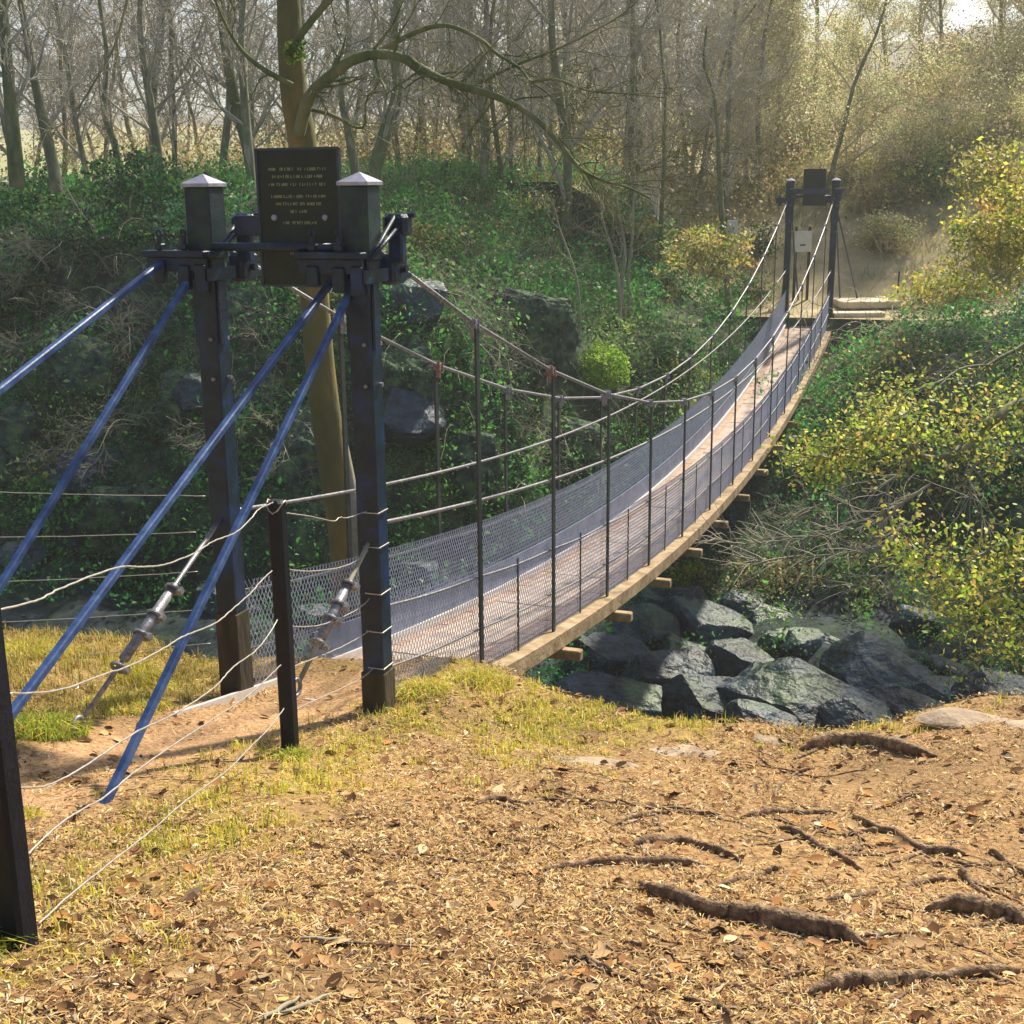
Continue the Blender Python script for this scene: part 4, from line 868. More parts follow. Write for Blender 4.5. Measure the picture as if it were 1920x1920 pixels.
for i in range(16):       # smaller filling boulders upstream and downstream
    s_ = R.uniform(9, 14); t_ = R.choice([-1, 1]) * R.uniform(3, 11); z = float(terrain(s_, t_)); q = R.uniform(.5, 1.0)
    rock('boulder', W(s_, t_, z + .1), (q, q * .8, q * .6), 60 + i, 'dim boulder lying deep in the shade of the gorge beside the water', 'boulder', M_ROCK, 'dim boulders in the shaded gorge', rotz=R.uniform(0, 3), sub=3, rough=.1)
for i in range(11):      # crags standing out of the left part of the far wall
    px, py = (40, 150, 260, 345, 470, 560, 760, 870, 985, 1075, 620)[i], (880, 700, 980, 760, 640, 900, 760, 900, 640, 860, 1010)[i]; d = ray(px, py); k = 14.0
    while k < 32:
        p = CAM + d * k; a, b = st(p)
        if p[2] < float(terrain(a, b)): break
        k += .1
    rock('rock_crag', p + UP * -.1, (.8 + .5 * R.rand(), .6, 1.0 + .8 * R.rand()), 120 + i, ('mossy crag low at the left edge', 'mossy crag behind the upper left stays', 'dark crag low behind the left anchor rod', 'upright crag just left of the left tower post', 'crag behind the lower edge of the plaque', 'dark crag between the two near posts',
        'upright crag right of the right tower post', 'dark crag seen over the left mesh side', 'crag left of the mossy boulder', 'shaded crag beneath the mossy boulder', 'lowest crag behind the ochre trunk')[i], 'crag', M_CRAG, 'crags of the far gorge wall', rotz=R.uniform(-.6, .2), sub=5, rough=.20, planes=15)
    cr_o = bpy.data.objects[-1] if False else [o_ for o_ in COL.objects if o_.name.startswith('rock_crag')][-1]
    vs = np.array([x.co[:] for x in cr_o.data.vertices])[::5]; vs = vs[R.rand(len(vs)) < .15 + .85 * (fbm(vs[:, 0] * 1.5, vs[:, 2] * 1.5 + vs[:, 1], 3, 12) > -.02)]
    bulk('moss', leaf_verts(vs + R.normal(size=vs.shape) * .03, .06, .5).reshape(-1, 3), 4, M_LEAF, pal(len(vs), [(.06, .16, .05), (.12, .24, .06), (.04, .10, .05), (.2, .26, .09)], .25), cr_o)
mbp = march(1122, 705, 12, 40) + UP * .05
mossy = rock('mossy_boulder', mbp, (.54, .55, .55), 77, 'round boulder under vivid lime green moss on the far bank face', 'boulder', mat('bright_moss', (0.10, 0.19, 0.008), (0.34, 0.50, 0.03), 0.95, 0, 3, 0.8, 14), rough=.06, sub=4)

d_ = rand_dirs(2600); d_[:, 2] = np.abs(d_[:, 2]) * 1.1 - .25; v = leaf_verts(mbp + d_ * .58 * (.85 + .25 * R.rand(2600, 1)) * (0.85 + 0.4 * vnoise(d_[:, 0] * 2.5 + 4, d_[:, 1] * 2.5 + d_[:, 2] * 2))[:, None], .06, .6); bulk('moss', v.reshape(-1, 3), 4, M_LEAF, pal(2600, [(.22, .42, .03), (.36, .52, .05), (.13, .28, .03)], .2), mossy)
# ================================================================== FAR SIDE FURNITURE
def board(px0, px1, py0, py1, Y, label, posts=True):
    a = at_y(px0, py0, Y); b = at_y(px1, py1, Y); root = empty('notice_board', (a + b) / 2 - UP * 1.4); tag(root, label, 'notice board'); c = (a + b) / 2; h = ((b[0] - a[0]) / 2, (a[2] - b[2]) / 2)
    mb = MB(); mb.box(c, (0.012, h[0], h[1]), (np.array([0, 1., 0]), np.array([1., 0, 0]), UP), 0.003); mb.build('panel', M_WHITE, root)
    if posts:
        for x in (-1, 1): mb = MB(); g = c + np.array([x * h[0] * .8, .05, -0.9]); mb.box(g, (0.03, 0.03, 1.0 + h[1]), (np.array([0, 1., 0]), np.array([1., 0, 0]), UP), .004); mb.build('post', M_SLEEVE, root)
        mb = MB(); mb.box(c + np.array([-.01, -.016, -h[1] * .35]), (0.003, h[0] * .32, h[1] * .07), (np.array([0, 1., 0]), np.array([1., 0, 0]), UP)); mb.build('printed_mark', M_NAVY, root)
board(1491, 1521, 433, 472, 31.0, 'white notice board with a dark mark, seen through the far tower')
board(1364, 1383, 413, 438, 27.0, 'small pale notice among the greenery left of the far tower', False)
for (x0, x1), y_, lb, dp, h in (((1568, 1676), 572, 'pale flat stone step beside the far tower', .55, .08), ((1560, 1655), 594, 'nearer thin stone slab beside the far tower stays', .22, .06)):
    c = march((x0 + x1) / 2, y_, 20, 50); hw_ = (x1 - x0) / 2 / FPX * c[1]
    mb = MB(); mb.box(c + UP * .05, (dp, hw_, h), (np.array([0, 1., 0]), np.array([1., 0, 0]), UP), .02); o = mb.build('stone_step', M_STEP, None); tag(o, lb, 'stone step')
a = at_y(1681, 588, 31); mb = MB(); mb.tube([a - UP * .3, a + UP * 1.0], .022, 6); tag(mb.build('marker_post', M_SLEEVE, None), 'thin lone marker post right of the far stone step', 'post')

# ================================================================== VEGETATION OF THE FAR BANK
def scatter_bank(n, s0, s1, t0, t1, seed, out=0.25, steepw=True):
    rs = np.random.RandomState(seed); s_ = s0 + (s1 - s0) * rs.rand(n * 3); t_ = t0 + (t1 - t0) * rs.rand(n * 3)
    e = 0.15; gs = (terrain(s_ + e, t_) - terrain(s_ - e, t_)) / (2 * e); gt = (terrain(s_, t_ + e) - terrain(s_, t_ - e)) / (2 * e)
    wt = np.sqrt(1 + gs ** 2 + gt ** 2); k = rs.rand(n * 3) < wt / 4.0; s_, t_, gs, gt = s_[k][:n], t_[k][:n], gs[k][:n], gt[k][:n]
    z = terrain(s_, t_); nv = -gs[:, None] * ax - gt[:, None] * lat + UP; nv /= np.linalg.norm(nv, axis=1)[:, None]
    p = N + s_[:, None] * ax + t_[:, None] * lat; p[:, 2] = z
    return p, nv, s_, t_
def clump_leaves(p, nv, per, rr, size, cols, seed, jit=0.25, zb=0.4, out=0.2):
    n = len(p); cc = p + nv * (out * R.rand(n))[:, None]
    q = np.repeat(cc, per, 0) + R.normal(size=(n * per, 3)) * np.repeat(rr * (0.5 + R.rand(n)), per)[:, None]
    c = np.clip(np.repeat(cols, per, 0) * (1 + 0.22 * R.normal(size=(n * per, 1))), 0.003, 0.9)
    return leaf_verts(q, size, zb), c
# ivy and ferns: dark to mid green, patchy
GREENS = 2.05 * np.array([.78, 1.12, 1.0]) * np.array([(0.022, 0.070, 0.028), (0.035, 0.110, 0.030), (0.075, 0.155, 0.035), (0.13, 0.19, 0.05), (0.16, 0.155, 0.055), (0.045, 0.080, 0.050), (0.11, 0.09, 0.045)])
def patchy(s_, t_, seed, z=None):
    a = fbm(s_ * 0.45 + 9, t_ * 0.45, 3, seed) + 0.06 * R.normal(size=len(s_))
    i = np.clip(((a + 0.42) / 0.84 * 7), 0, 6.99).astype(int); return GREENS[np.array([5, 0, 1, 2, 1, 4, 3])[i]]
p, nv, s_, t_ = scatter_bank(19000, 8.5, 26, -15, 15, 5)
hz = sstep(-2.5, 1.2, p[:, 2]); keep = R.rand(len(p)) < (0.45 + 0.55 * sstep(-4.2, 0.5, p[:, 2] + 1.6 * fbm(s_ * .6, t_ * .6, 3, 66))); keep &= R.rand(len(p)) < .12 + .88 * sstep(-.16, .06, fbm(s_ * .75, t_ * .75, 3, 67)); keep &= ~((t_ > -1) & (s_ < 13.5) & (R.rand(len(p)) < .7)); keep &= ~((np.abs(t_) < 1.0) & (s_ > 19.0)); keep &= ~((t_ > -1.3) & (t_ < 4.6) & (s_ > 21.8)); p, nv, s_, t_ = p[keep], nv[keep], s_[keep], t_[keep]
cl = patchy(s_, t_, 101) * (0.75 + 0.5 * vnoise(s_ * 1.3, t_ * 1.3, 55))[:, None]
v, c = clump_leaves(p, nv, 24, 0.17, np.repeat(.045 + .075 * R.rand(len(p)) ** 1.5, 24), cl, 1, out=0.38)
tag(bulk('ivy_and_ferns', v.reshape(-1, 3), 4, M_LEAF, c), 'ivy, moss and ferns covering the far wall of the gorge', 'ivy', kind='stuff')
p, nv, s_, t_ = scatter_bank(9000, 9, 22, -14, 8, 15); k = fbm(s_ * .9 + 4, t_ * .9, 3, 69) > .13; p, nv = p[k], nv[k]
v, c = clump_leaves(p, nv, 26, .14, .040, pal(len(p), [(.14, .32, .05), (.24, .42, .06), (.10, .24, .06), (.32, .44, .10)], .2), 3, out=.22)
tag(bulk('moss_patches', v.reshape(-1, 3), 4, M_LEAF, c), 'bright green moss patches on the far gorge wall', 'moss', kind='stuff')
# pale grass slope near the top of the bank
p, nv, s_, t_ = scatter_bank(5200, 19.5, 34, -16, 15, 6)
k = (p[:, 2] > 0.4) & (R.rand(len(p)) < 0.4 + 0.6 * sstep(1.0, 2.6, p[:, 2])) & ~((np.abs(t_) < 0.9) & (s_ > 21)); p, nv, s_, t_ = p[k], nv[k], s_[k], t_[k]
gc = np.array([(0.30, 0.33, 0.11), (0.20, 0.27, 0.07), (0.42, 0.38, 0.17), (0.34, 0.26, 0.12), (0.12, 0.18, 0.05)])
an = R.rand(len(p) * 16, 3) - .5; q = np.repeat(p, 16, 0) + R.normal(size=(len(p) * 16, 3)) * np.array([.22, .22, .02]); lean = R.normal(size=(len(q), 3)) * .10 + UP * (.14 + .14 * R.rand(len(q), 1)); sdv = rand_dirs(len(q)) * .012
v = np.stack([q - sdv, q + sdv, q + lean + sdv * .2, q + lean - sdv * .2], 1)
tag(bulk('bank_grass', v.reshape(-1, 3), 4, M_GRASS, np.clip(np.repeat(pal(len(p), gc, .2), 16, 0), .01, .9)), 'pale rough grass on the crest of the far bank', 'grass', kind='stuff')
# tangle of bramble arcs and thin saplings hanging down the face
mb = MB(); p, nv, s_, t_ = scatter_bank(2800, 13, 24, -15, 14, 8)
k = (p[:, 2] > -2.2); p, nv = p[k], nv[k]
for i in range(len(p)):
    a = p[i] - nv[i] * .1; d = nv[i] * .6 + R.normal(size=3) * .5 + UP * .5; l = R.uniform(.5, 1.7); pts = [a]
    for j in range(6): d = d + np.array([0, 0, -.28]) + R.normal(size=3) * .16; pts.append(pts[-1] + d / np.linalg.norm(d) * l / 6)
    mb.tube(pts, np.linspace(.009, .0035, 7) * R.uniform(.7, 1.2), 3, cap=False)
tag(mb.build('bramble_stems', M_STEM, None, True), 'tangle of pale bramble stems arching over the far bank', 'bramble', kind='stuff')

# countable bushes
YG = [(0.55, 0.56, 0.09), (0.36, 0.43, 0.06), (0.64, 0.54, 0.10), (0.22, 0.31, 0.05), (0.50, 0.34, 0.09)]
DG = [(0.030, 0.15, 0.045), (0.055, 0.22, 0.055), (0.12, 0.30, 0.055), (0.022, 0.09, 0.045)]
OG = [(0.28, 0.29, 0.09), (0.38, 0.30, 0.13), (0.19, 0.24, 0.07), (0.46, 0.36, 0.17)]
def bush(px, D, rr, n, per, size, cols, label, stems=9, group=None, cat='bush', clump=.14):
    c = at_y(px[0], px[1], D); h_ = march(px[0], px[1] + 8, 12, 45)
    if abs(h_[1] - D) < 6.5: c = h_ + UP * .1
    base = c - UP * rr[2] * .9; root = empty('bush', base); tag(root, label, cat, group)
    v, cc = cloud(c, rr, n, per, size, cols, .35, .4, .25, clump); bulk('foliage', v.reshape(-1, 3), 4, M_LEAF, cc, root)
    mb = MB()
    for i in range(stems):
        d = rand_dirs(1)[0]; e = c + d * np.array(rr) * R.uniform(.8, 1.15); m_ = (base + e) / 2 + R.normal(size=3) * .12; mb.tube([base + R.normal(size=3) * .08, base * .6 + m_ * .4, m_, m_ * .45 + e * .55, e], np.linspace(.018, .004, 5), 4, cap=False)
    mb.build('stem', M_STEM, root, True); return root
BU = [((90, 380), 24.2, (1.3, 1, .65), 150, 26, .10, DG, 'dark glossy bush at the top left on the rim of the far bank'),
      ((265, 360), 23.8, (1.2, .9, .75), 150, 26, .10, DG, 'bright ivy mound on the rim left of the near tower'),
      ((215, 450), 22.6, (1.0, .8, .6), 110, 26, .09, DG, 'ivy cushion hanging below the bright mound'),
      ((60, 560), 22.2, (.9, .8, .8), 90, 24, .09, DG + OG[:1], 'shaded green bush at the left edge beneath the rim'),
      ((815, 470), 23.6, (.9, .8, .55), 80, 22, .09, DG + OG, 'bush with bare bramble arcs right of the near tower head'),
      ((900, 540), 23.0, (.8, .7, .6), 70, 22, .09, DG, 'dark green bush beneath the bramble arcs'),
      ((1230, 520), 25.5, (1.0, .8, .55), 90, 24, .09, YG[1:4] + DG, 'mid green bush behind the pale sapling cluster'),
      ((1330, 470), 26.8, (.95, .8, .55), 90, 24, .09, OG + YG[1:3], 'olive bush left of the far tower below the small notice'),
      ((1400, 560), 26.0, (.62, .6, .75), 90, 24, .08, OG + DG, 'upright olive bush against the left side of the far tower'),
      ((1425, 470), 29.5, (.30, .4, .85), 80, 24, .09, DG, 'ivy column leaning on the left of the far tower'),
      ((1265, 690), 23.5, (.7, .6, .45), 60, 22, .08, DG + YG[1:2], 'small green bush right of the mossy boulder'),
      ((1700, 690), 24.0, (1.3, 1, .65), 110, 24, .09, OG + DG, 'tangled olive bush right of the far end of the bridge'),
      ((1610, 830), 21.5, (1.1, .8, .7), 100, 22, .08, DG, 'deep green bush in the hollow right of the deck'),
      ((1800, 900), 20.5, (1.3, .9, .8), 110, 22, .08, DG + OG, 'shaded bush beneath the overhanging oak branch'),
      ((1440, 1080), 19.5, (1.1, .7, .45), 90, 22, .07, OG + [(.30, .27, .17)], 'grey-brown dead bramble heap above the boulders'),
      ((1290, 1085), 19.5, (.6, .5, .35), 50, 22, .07, YG[1:4], 'small bright green fern patch above the rounded boulder'),
      ((1620, 1090), 18.8, (.9, .7, .5), 80, 22, .07, DG + OG, 'dull bush at the foot of the bank right of the dead bramble'),
      ((1780, 560), 25.0, (1.2, .9, .75), 170, 22, .10, YG, 'sunlit yellow-green bush right of the far stone step'),
      ((1880, 440), 24.5, (1.1, .9, .95), 150, 22, .10, YG, 'tall yellow-green bush at the right edge'),
      ((1740, 345), 30.0, (1.0, .9, .8), 120, 22, .11, YG[1:4] + DG[:3], 'green holly-like bush up the slope at the upper right'),
      ((1870, 330), 27.0, (1.0, .9, .7), 110, 22, .10, YG[:3] + OG, 'yellowing bush at the upper right edge'),
      ((1650, 375), 36.0, (1.5, 1, .6), 110, 22, .11, OG, 'olive scrub on the hillside right of the far tower'),
      ((1500, 350), 36.0, (1.6, 1, .55), 110, 22, .11, OG, 'brownish scrub right behind the top of the far tower'),
      ((1000, 400), 27.0, (1.2, .8, .35), 70, 20, .09, OG + YG[1:2], 'low olive scrub on the grassy crest in the middle'),
      ((1180, 430), 27.5, (1.1, .8, .40), 70, 20, .09, OG + DG[1:3], 'low green scrub on the crest left of the tall thin tree')]
for b in BU: bush(*b[:7], b[7], group='bushes of the far bank')

# ------------------------------------------------------------------ overhanging branches from the right
oak = empty('oak_tree', (6.2, 9.5, -1.5)); tag(oak, 'oak whose long branches with yellowing leaves reach in from the right edge', 'tree')
mb = MB(); ob = np.array([6.2, 9.5, -1.5]); oc = ob + np.array([-.3, .3, 4.6]); mb.tube([ob - UP, ob, (ob + oc) / 2 + np.array([.1, 0, 0]), oc, oc + UP * 2.5], [.42, .34, .28, .24, .14], 12); mb.build('trunk', M_BARK2, oak, True)
OB = [([(1990, 700), (1900, 765), (1850, 800), (1810, 838), (1745, 862), (1700, 835), (1655, 812), (1620, 812)], 10.5, 9.6, .030, .007),
      ([(1825, 830), (1800, 855)], 10.4, 10.3, .02, .012),
      ([(1745, 862), (1690, 812), (1640, 810), (1590, 835), (1565, 842), (1500, 862)], 10.2, 9.6, .013, .003),
      ([(1960, 990), (1900, 1010), (1850, 1035), (1800, 1048), (1748, 1040), (1700, 1030)], 9.4, 9.0, .013, .004),
      ([(1960, 1090), (1880, 1110), (1800, 1130), (1730, 1120)], 9.2, 8.8, .012, .004),
      ([(1980, 620), (1900, 660), (1820, 690), (1740, 720), (1660, 745)], 11.8, 11.0, .016, .004),
      ([(1960, 1180), (1900, 1200), (1850, 1190), (1800, 1170)], 9.0, 8.7, .010, .003)]
tips = []
for px, D0, D1, r0_, r1_ in OB:
    q = smooth_px(px, 5); Ds = np.linspace(D0, D1, len(q)); p = np.array([at_y(x, y, d) for (x, y), d in zip(q, Ds)]); p += R.normal(size=p.shape) * .012
    mb = MB()
    if px[0][0] > 1950: p = np.concatenate([[oc * (1 - k) + p[0] * k + UP * .3 * math.sin(k * 3.1) for k in (0, .35, .7)], p])
    mb.tube(p, np.linspace(r0_ * (1.8 if px[0][0] > 1950 else 1), r1_, len(p)), 7, cap=False)
    for i in range(3, len(p) - 1):
        for _ in range(2):
            d = p[i] - p[i - 1]; d /= np.linalg.norm(d); d = d * .6 + R.normal(size=3) * np.array([.6, .6, .45]); d /= np.linalg.norm(d); l = R.uniform(.18, .5); b = [p[i]]
            for k in range(4): d = d + R.normal(size=3) * .18; b.append(b[-1] + d / np.linalg.norm(d) * l / 4)
            mb.tube(b, np.linspace(.006, .002, 5), 4, cap=False)
            if p[i][0] / p[i][1] < .5: tips += [b[2], b[3], b[4]]
    mb.build('branch', M_BARK, oak, True)
def oakleaves(pts, n, sp, size, cols, parent, name='foliage'):
    pts = np.asarray(pts); c = pts[R.randint(len(pts), size=n)] + R.normal(size=(n, 3)) * sp
    nrm = rand_dirs(n, .8); a = np.cross(nrm, rand_dirs(n)); a /= np.linalg.norm(a, axis=1)[:, None]; b = np.cross(nrm, a); s_ = (size * (.6 + .7 * R.rand(n)))[:, None]
    v = np.stack([c - a * s_ * .5, c - a * s_ * .18 + b * s_ * .17 + nrm * s_ * .06, c + a * s_ * .02 + b * s_ * .30, c + a * s_ * .34 + b * s_ * .18 - nrm * s_ * .03, c + a * s_ * .5, c + a * s_ * .34 - b * s_ * .2 + nrm * s_ * .05, c + a * s_ * .0 - b * s_ * .30, c - a * s_ * .2 - b * s_ * .15 + nrm * s_ * .06], 1)
    return bulk(name, v.reshape(-1, 3), 8, M_LEAF, pal(n, cols, .25), parent)
OAKC = [(.50, .58, .09), (.32, .46, .07), (.62, .60, .12), (.20, .33, .06), (.50, .40, .12)]
oakleaves(tips, 2600, .085, .044, OAKC, oak)
# leafy sprays of the same oak, further clumps
def spray(pxs, D, n, sp, size, cols): 
    c = np.array([at_y(x, y, D + R.normal() * .3) for x, y in pxs]); oakleaves(c, n, sp, size, cols, oak)
spray([(1490, 862), (1530, 840), (1570, 850), (1600, 815), (1560, 880), (1640, 790), (1650, 840), (1520, 865), (1600, 860)], 9.8, 1054, np.array([.10, .12, .075]), .045, OAKC)
spray([(1660, 740), (1690, 770), (1720, 800), (1640, 760), (1760, 790), (1810, 770), (1860, 740)], 10.6, 816, np.array([.13, .2, .10]), .045, OAKC)
spray([(1680, 1020), (1740, 1060), (1800, 1090), (1860, 1080), (1900, 1040), (1850, 1150), (1780, 1130), (1900, 1150), (1890, 1210)], 9.2, 1955, np.array([.13, .2, .11]), .045, OAKC)
spray([(1830, 800), (1880, 820), (1900, 790), (1860, 860)], 10.4, 442, np.array([.16, .2, .10]), .045, OAKC)
# dead bleached branches drooping below the oak
dead = empty('fallen_branch', at_y(1600, 990, 15)); tag(dead, 'bleached dead branch with fine twigs lying across the bank below the oak leaves', 'branch')
mb = MB()
for px, D in (([(1745, 905), (1690, 945), (1655, 965), (1600, 985), (1530, 1005), (1460, 1015), (1400, 1020), (1330, 1010)], 15), ([(1720, 960), (1680, 1010), (1630, 1035), (1560, 1040), (1480, 1045), (1400, 1060)], 14.6), ([(1700, 1030), (1660, 1075), (1610, 1105)], 14.4),
              ([(1790, 660), (1760, 700), (1740, 760)], 19), ([(1700, 870), (1670, 900), (1660, 950)], 15), ([(1830, 860), (1820, 920), (1850, 980)], 14), ([(1885, 620), (1840, 670), (1810, 730), (1790, 760)], 18)):
    mb = MB(); q = smooth_px(px, 5); p = np.array([at_y(x, y, D) for x, y in q]) + R.normal(size=(len(q), 3)) * .02; mb.tube(p, np.linspace(.020, .006, len(p)), 5, cap=False)
    for i in range(2, len(p)):
        for _ in range(3):
            d = p[i] - p[i - 1]; d /= np.linalg.norm(d); d = d * .7 + R.normal(size=3) * .5; l = R.uniform(.25, .7); b = [p[i]]
            for k in range(4): d = d + R.normal(size=3) * .15 - UP * .08; b.append(b[-1] + d / np.linalg.norm(d) * l / 4)
            mb.tube(b, np.linspace(.007, .003, 5), 3, cap=False)
    mb.build('limb', M_STEM, dead, True)

# ================================================================== TREES
def pxpath(pts, D0, D1, n=6):
    q = smooth_px(pts, n); return np.array([at_y(x, y, d) for (x, y), d in zip(q, np.linspace(D0, D1, len(q)))])
# the big leaning trunk beside the bridge
tp_ = pxpath([(680, 1230), (655, 1080), (640, 960), (622, 850), (606, 740), (596, 640), (586, 500), (580, 380), (566, 260), (552, 180), (545, 100), (541, 0), (538, -110), (532, -240), (540, -420)], 13.2, 12.6)
trr = np.interp(np.linspace(0, 1, len(tp_)), [0, .1, .25, .45, .6, .75, 1], [.24, .17, .155, .14, .135, .115, .07])
big = empty('leaning_tree', tp_[0]); tag(big, 'nearest tree: thick mossy ochre trunk rising behind the plaque with a long arching branch', 'tree')
mb = MB(); mb.tube(tp_, trr, 14, cap=False); mb.build('trunk', M_BARKN, big, True)
mb = MB(); q = pxpath([(690, 1200), (678, 1080), (665, 980), (650, 880), (636, 800)], 13.0, 13.1); mb.tube(q, [*np.linspace(.13, .05, len(q))], 9, cap=False); mb.build('side_stem', M_STEM, big, True)
def sub_branch(mb, p, r, dens, lmin, lmax, level=0):
    for i in range(2, len(p)):
        for _ in range(dens):
            if R.rand() < .35: continue
            d = p[i] - p[i - 1]; d /= np.linalg.norm(d) + 1e-9; d = d * .8 + R.normal(size=3) * .55; d /= np.linalg.norm(d); l = R.uniform(lmin, lmax); b = [p[i]]
            for k in range(5): d = d + R.normal(size=3) * .17; b.append(b[-1] + d / np.linalg.norm(d) * l / 5)
            rr_ = max(.0035, np.interp(i, [0, len(p)], [r * .35, .004])); mb.tube(b, np.linspace(rr_, rr_ * .4, 6), 4 if level == 0 else 3, cap=False)
            if level < 2: sub_branch(mb, np.array(b), rr_, 1 + (level == 0), lmin * .45, lmax * .5, level + 1)
BR = [([(560, 250), (575, 195), (590, 168), (615, 146), (656, 115), (703, 102), (750, 107), (792, 130), (833, 151), (885, 167), (942, 186), (980, 205), (1022, 239), (1059, 282), (1091, 319), (1134, 340), (1176, 351), (1219, 372)], 12.7, 10.5, .062, .007),
      ([(700, 102), (780, 60), (840, 48), (900, 74), (932, 101), (974, 128), (996, 154), (1027, 175), (1054, 213)], 12.2, 11.2, .026, .004),
      ([(996, 154), (1043, 149), (1102, 170), (1166, 175), (1245, 183)], 11.3, 10.8, .014, .004),
      ([(885, 165), (930, 140), (980, 117), (1049, 90), (1113, 58), (1166, 27), (1230, -30)], 11.6, 11.8, .018, .005),
      ([(1134, 340), (1180, 330), (1225, 315), (1262, 312)], 10.7, 10.6, .007, .003),
      ([(545, 90), (600, 20), (680, -60), (800, -140)], 12.7, 12.2, .04, .012), ([(548, 160), (480, 120), (430, 60), (380, -60)], 12.6, 12.4, .03, .008),
      ([(560, 200), (620, 215), (680, 240), (690, 180), (745, 168)], 12.7, 12.2, .022, .005)]
for px, D0, D1, r0_, r1_ in BR:
    p = pxpath(px, D0, D1, 4); mb = MB(); mb.tube(p, np.linspace(r0_, r1_, len(p)), 8, cap=False); sub_branch(mb, p, r0_, 1, .25, .75); mb.build('branch', M_BARK2, big, True)
v, c = cloud(at_y(555, 95, 12.45), (.10, .10, .12), 30, 30, .03, [(0.12, 0.22, 0.03), (0.20, 0.3, 0.04)], .1); bulk('moss_cushion', v.reshape(-1, 3), 4, M_LEAF, c, big)
# a thin drooping twig nearer to us
p = pxpath([(262, -80), (237, 7), (217, 80), (187, 137), (157, 187), (133, 220), (107, 238), (85, 246)], 8.4, 8.0); hang = MB(); hang.tube(p, np.linspace(.011, .003, len(p)), 5, cap=False); sub_branch(hang, p, .008, 1, .05, .2, 2)
tag(hang.build('hanging_twig', M_BARK, None, True), 'single dark twig drooping from above at the upper left', 'twig')

def px_tree(name, pts, D, r0_, label, bark=M_BARK, twig=M_TWIG, spec=None, seed=1, leaves=None, h=6, top=0.3):
    h_ = march(pts[0][0], pts[0][1] + 10, 14, 45)
    if abs(h_[1] - D) < 5: D = h_[1]
    p = pxpath(pts, D, D, 5); rr = np.linspace(r0_, r0_ * top, len(p)); p[0] -= UP * .3
    return tag(tree(name, p[0], h, r0_, seed, bark, twig, spec=spec, leaves=leaves, trunk_path=(p, rr)), label, 'tree')
S1 = dict(nb=(14, 6, 5, 3), start=(.15, .15, .15, .2), maxl=4)
px_tree('bare_tree', [(480, 345), (462, 260), (440, 190), (425, 100), (412, 0), (395, -120), (405, -300)], 25.5, .16, 'leaning forked tree just left of the plaque', M_BARK2, seed=11, spec=S1, h=5)
px_tree('bare_tree', [(470, 330), (458, 180), (452, 60), (462, -80), (450, -250)], 26.5, .10, 'straight companion trunk behind the leaning forked tree', seed=12, spec=S1, h=5)
px_tree('bare_tree', [(104, 330), (82, 230), (60, 120), (40, 10), (15, -140)], 24.5, .12, 'grey tree leaning left at the upper left corner', seed=13, spec=S1, h=5)
px_tree('bare_tree', [(30, 320), (22, 220), (12, 100), (5, -20), (0, -200)], 24.0, .15, 'stout mossy tree against the left edge', M_BARK2, seed=14, spec=S1, h=5)
px_tree('bare_tree', [(232, 345), (212, 260), (195, 205), (200, 100), (185, -20), (190, -160)], 24.0, .085, 'slender pale tree above the bright ivy mound', seed=15, spec=S1, h=4.5)
px_tree('bare_tree', [(300, 320), (290, 240), (272, 130), (262, 30), (270, -120)], 27.0, .11, 'grey trunk standing between the ivy mound and the leaning forked tree', seed=16, spec=S1, h=5)
px_tree('bare_tree', [(700, 330), (722, 250), (745, 170), (738, 60), (755, -60), (760, -220)], 26, .15, 'thick tree right of the plaque behind the arching branch', M_BARK2, seed=17, spec=S1, h=5)
px_tree('bare_tree', [(668, 330), (652, 240), (640, 170), (655, 60), (640, -80)], 27, .10, 'curved trunk rising from behind the right cap of the near tower', seed=18, spec=S1, h=5)
px_tree('bare_tree', [(905, 350), (910, 260), (900, 160), (912, 40), (905, -120)], 28, .12, 'grey tree in the middle beside the bright gap of field', seed=19, spec=S1, h=5)
px_tree('bare_tree', [(1190, 400), (1192, 330), (1200, 250), (1190, 150), (1200, 60)], 30, .12, 'ivy-dark trunk right of the tip of the arching branch', M_BARK2, seed=20, spec=S1, h=4)
px_tree('bare_tree', [(1370, 600), (1358, 480), (1350, 350), (1346, 250), (1338, 180), (1320, 120), (1325, 50)], 27, .075, 'tall thin tree with a spreading crown left of the far tower', M_BARK2, M_TWIG, seed=21, spec=dict(nb=(10, 7, 6, 4), start=(.55, .1, .1, .2), maxl=4, ang=(.9, .8, .7, .7)), h=4.2)
px_tree('pale_sapling', [(1163, 610), (1160, 530), (1148, 470), (1130, 410), (1122, 340)], 24.5, .040, 'left stem of the pale sapling cluster behind the cables', M_STEM, M_STEM, seed=22, spec=dict(nb=(7, 5, 3), maxl=2, start=(.3, .2, .2)), h=2.2)
px_tree('pale_sapling', [(1172, 605), (1166, 540), (1172, 470), (1160, 400), (1150, 310)], 24.6, .042, 'middle stem of the pale sapling cluster behind the cables', M_STEM, M_STEM, seed=23, spec=dict(nb=(7, 5, 3), maxl=2, start=(.3, .2, .2)), h=2.2)
px_tree('pale_sapling', [(1180, 600), (1178, 520), (1186, 440), (1190, 360), (1210, 300)], 24.5, .040, 'right stem of the pale sapling cluster behind the cables', M_STEM, M_STEM, seed=24, spec=dict(nb=(7, 5, 3), maxl=2, start=(.3, .2, .2)), h=2.2)
px_tree('pale_sapling', [(1087, 640), (1086, 560), (1075, 500), (1050, 430), (1035, 370)], 24, .030, 'lone thin sapling left of the pale sapling cluster', M_STEM, M_STEM, seed=25, spec=dict(nb=(6, 4, 3), maxl=2, start=(.3, .2, .2)), h=1.8)
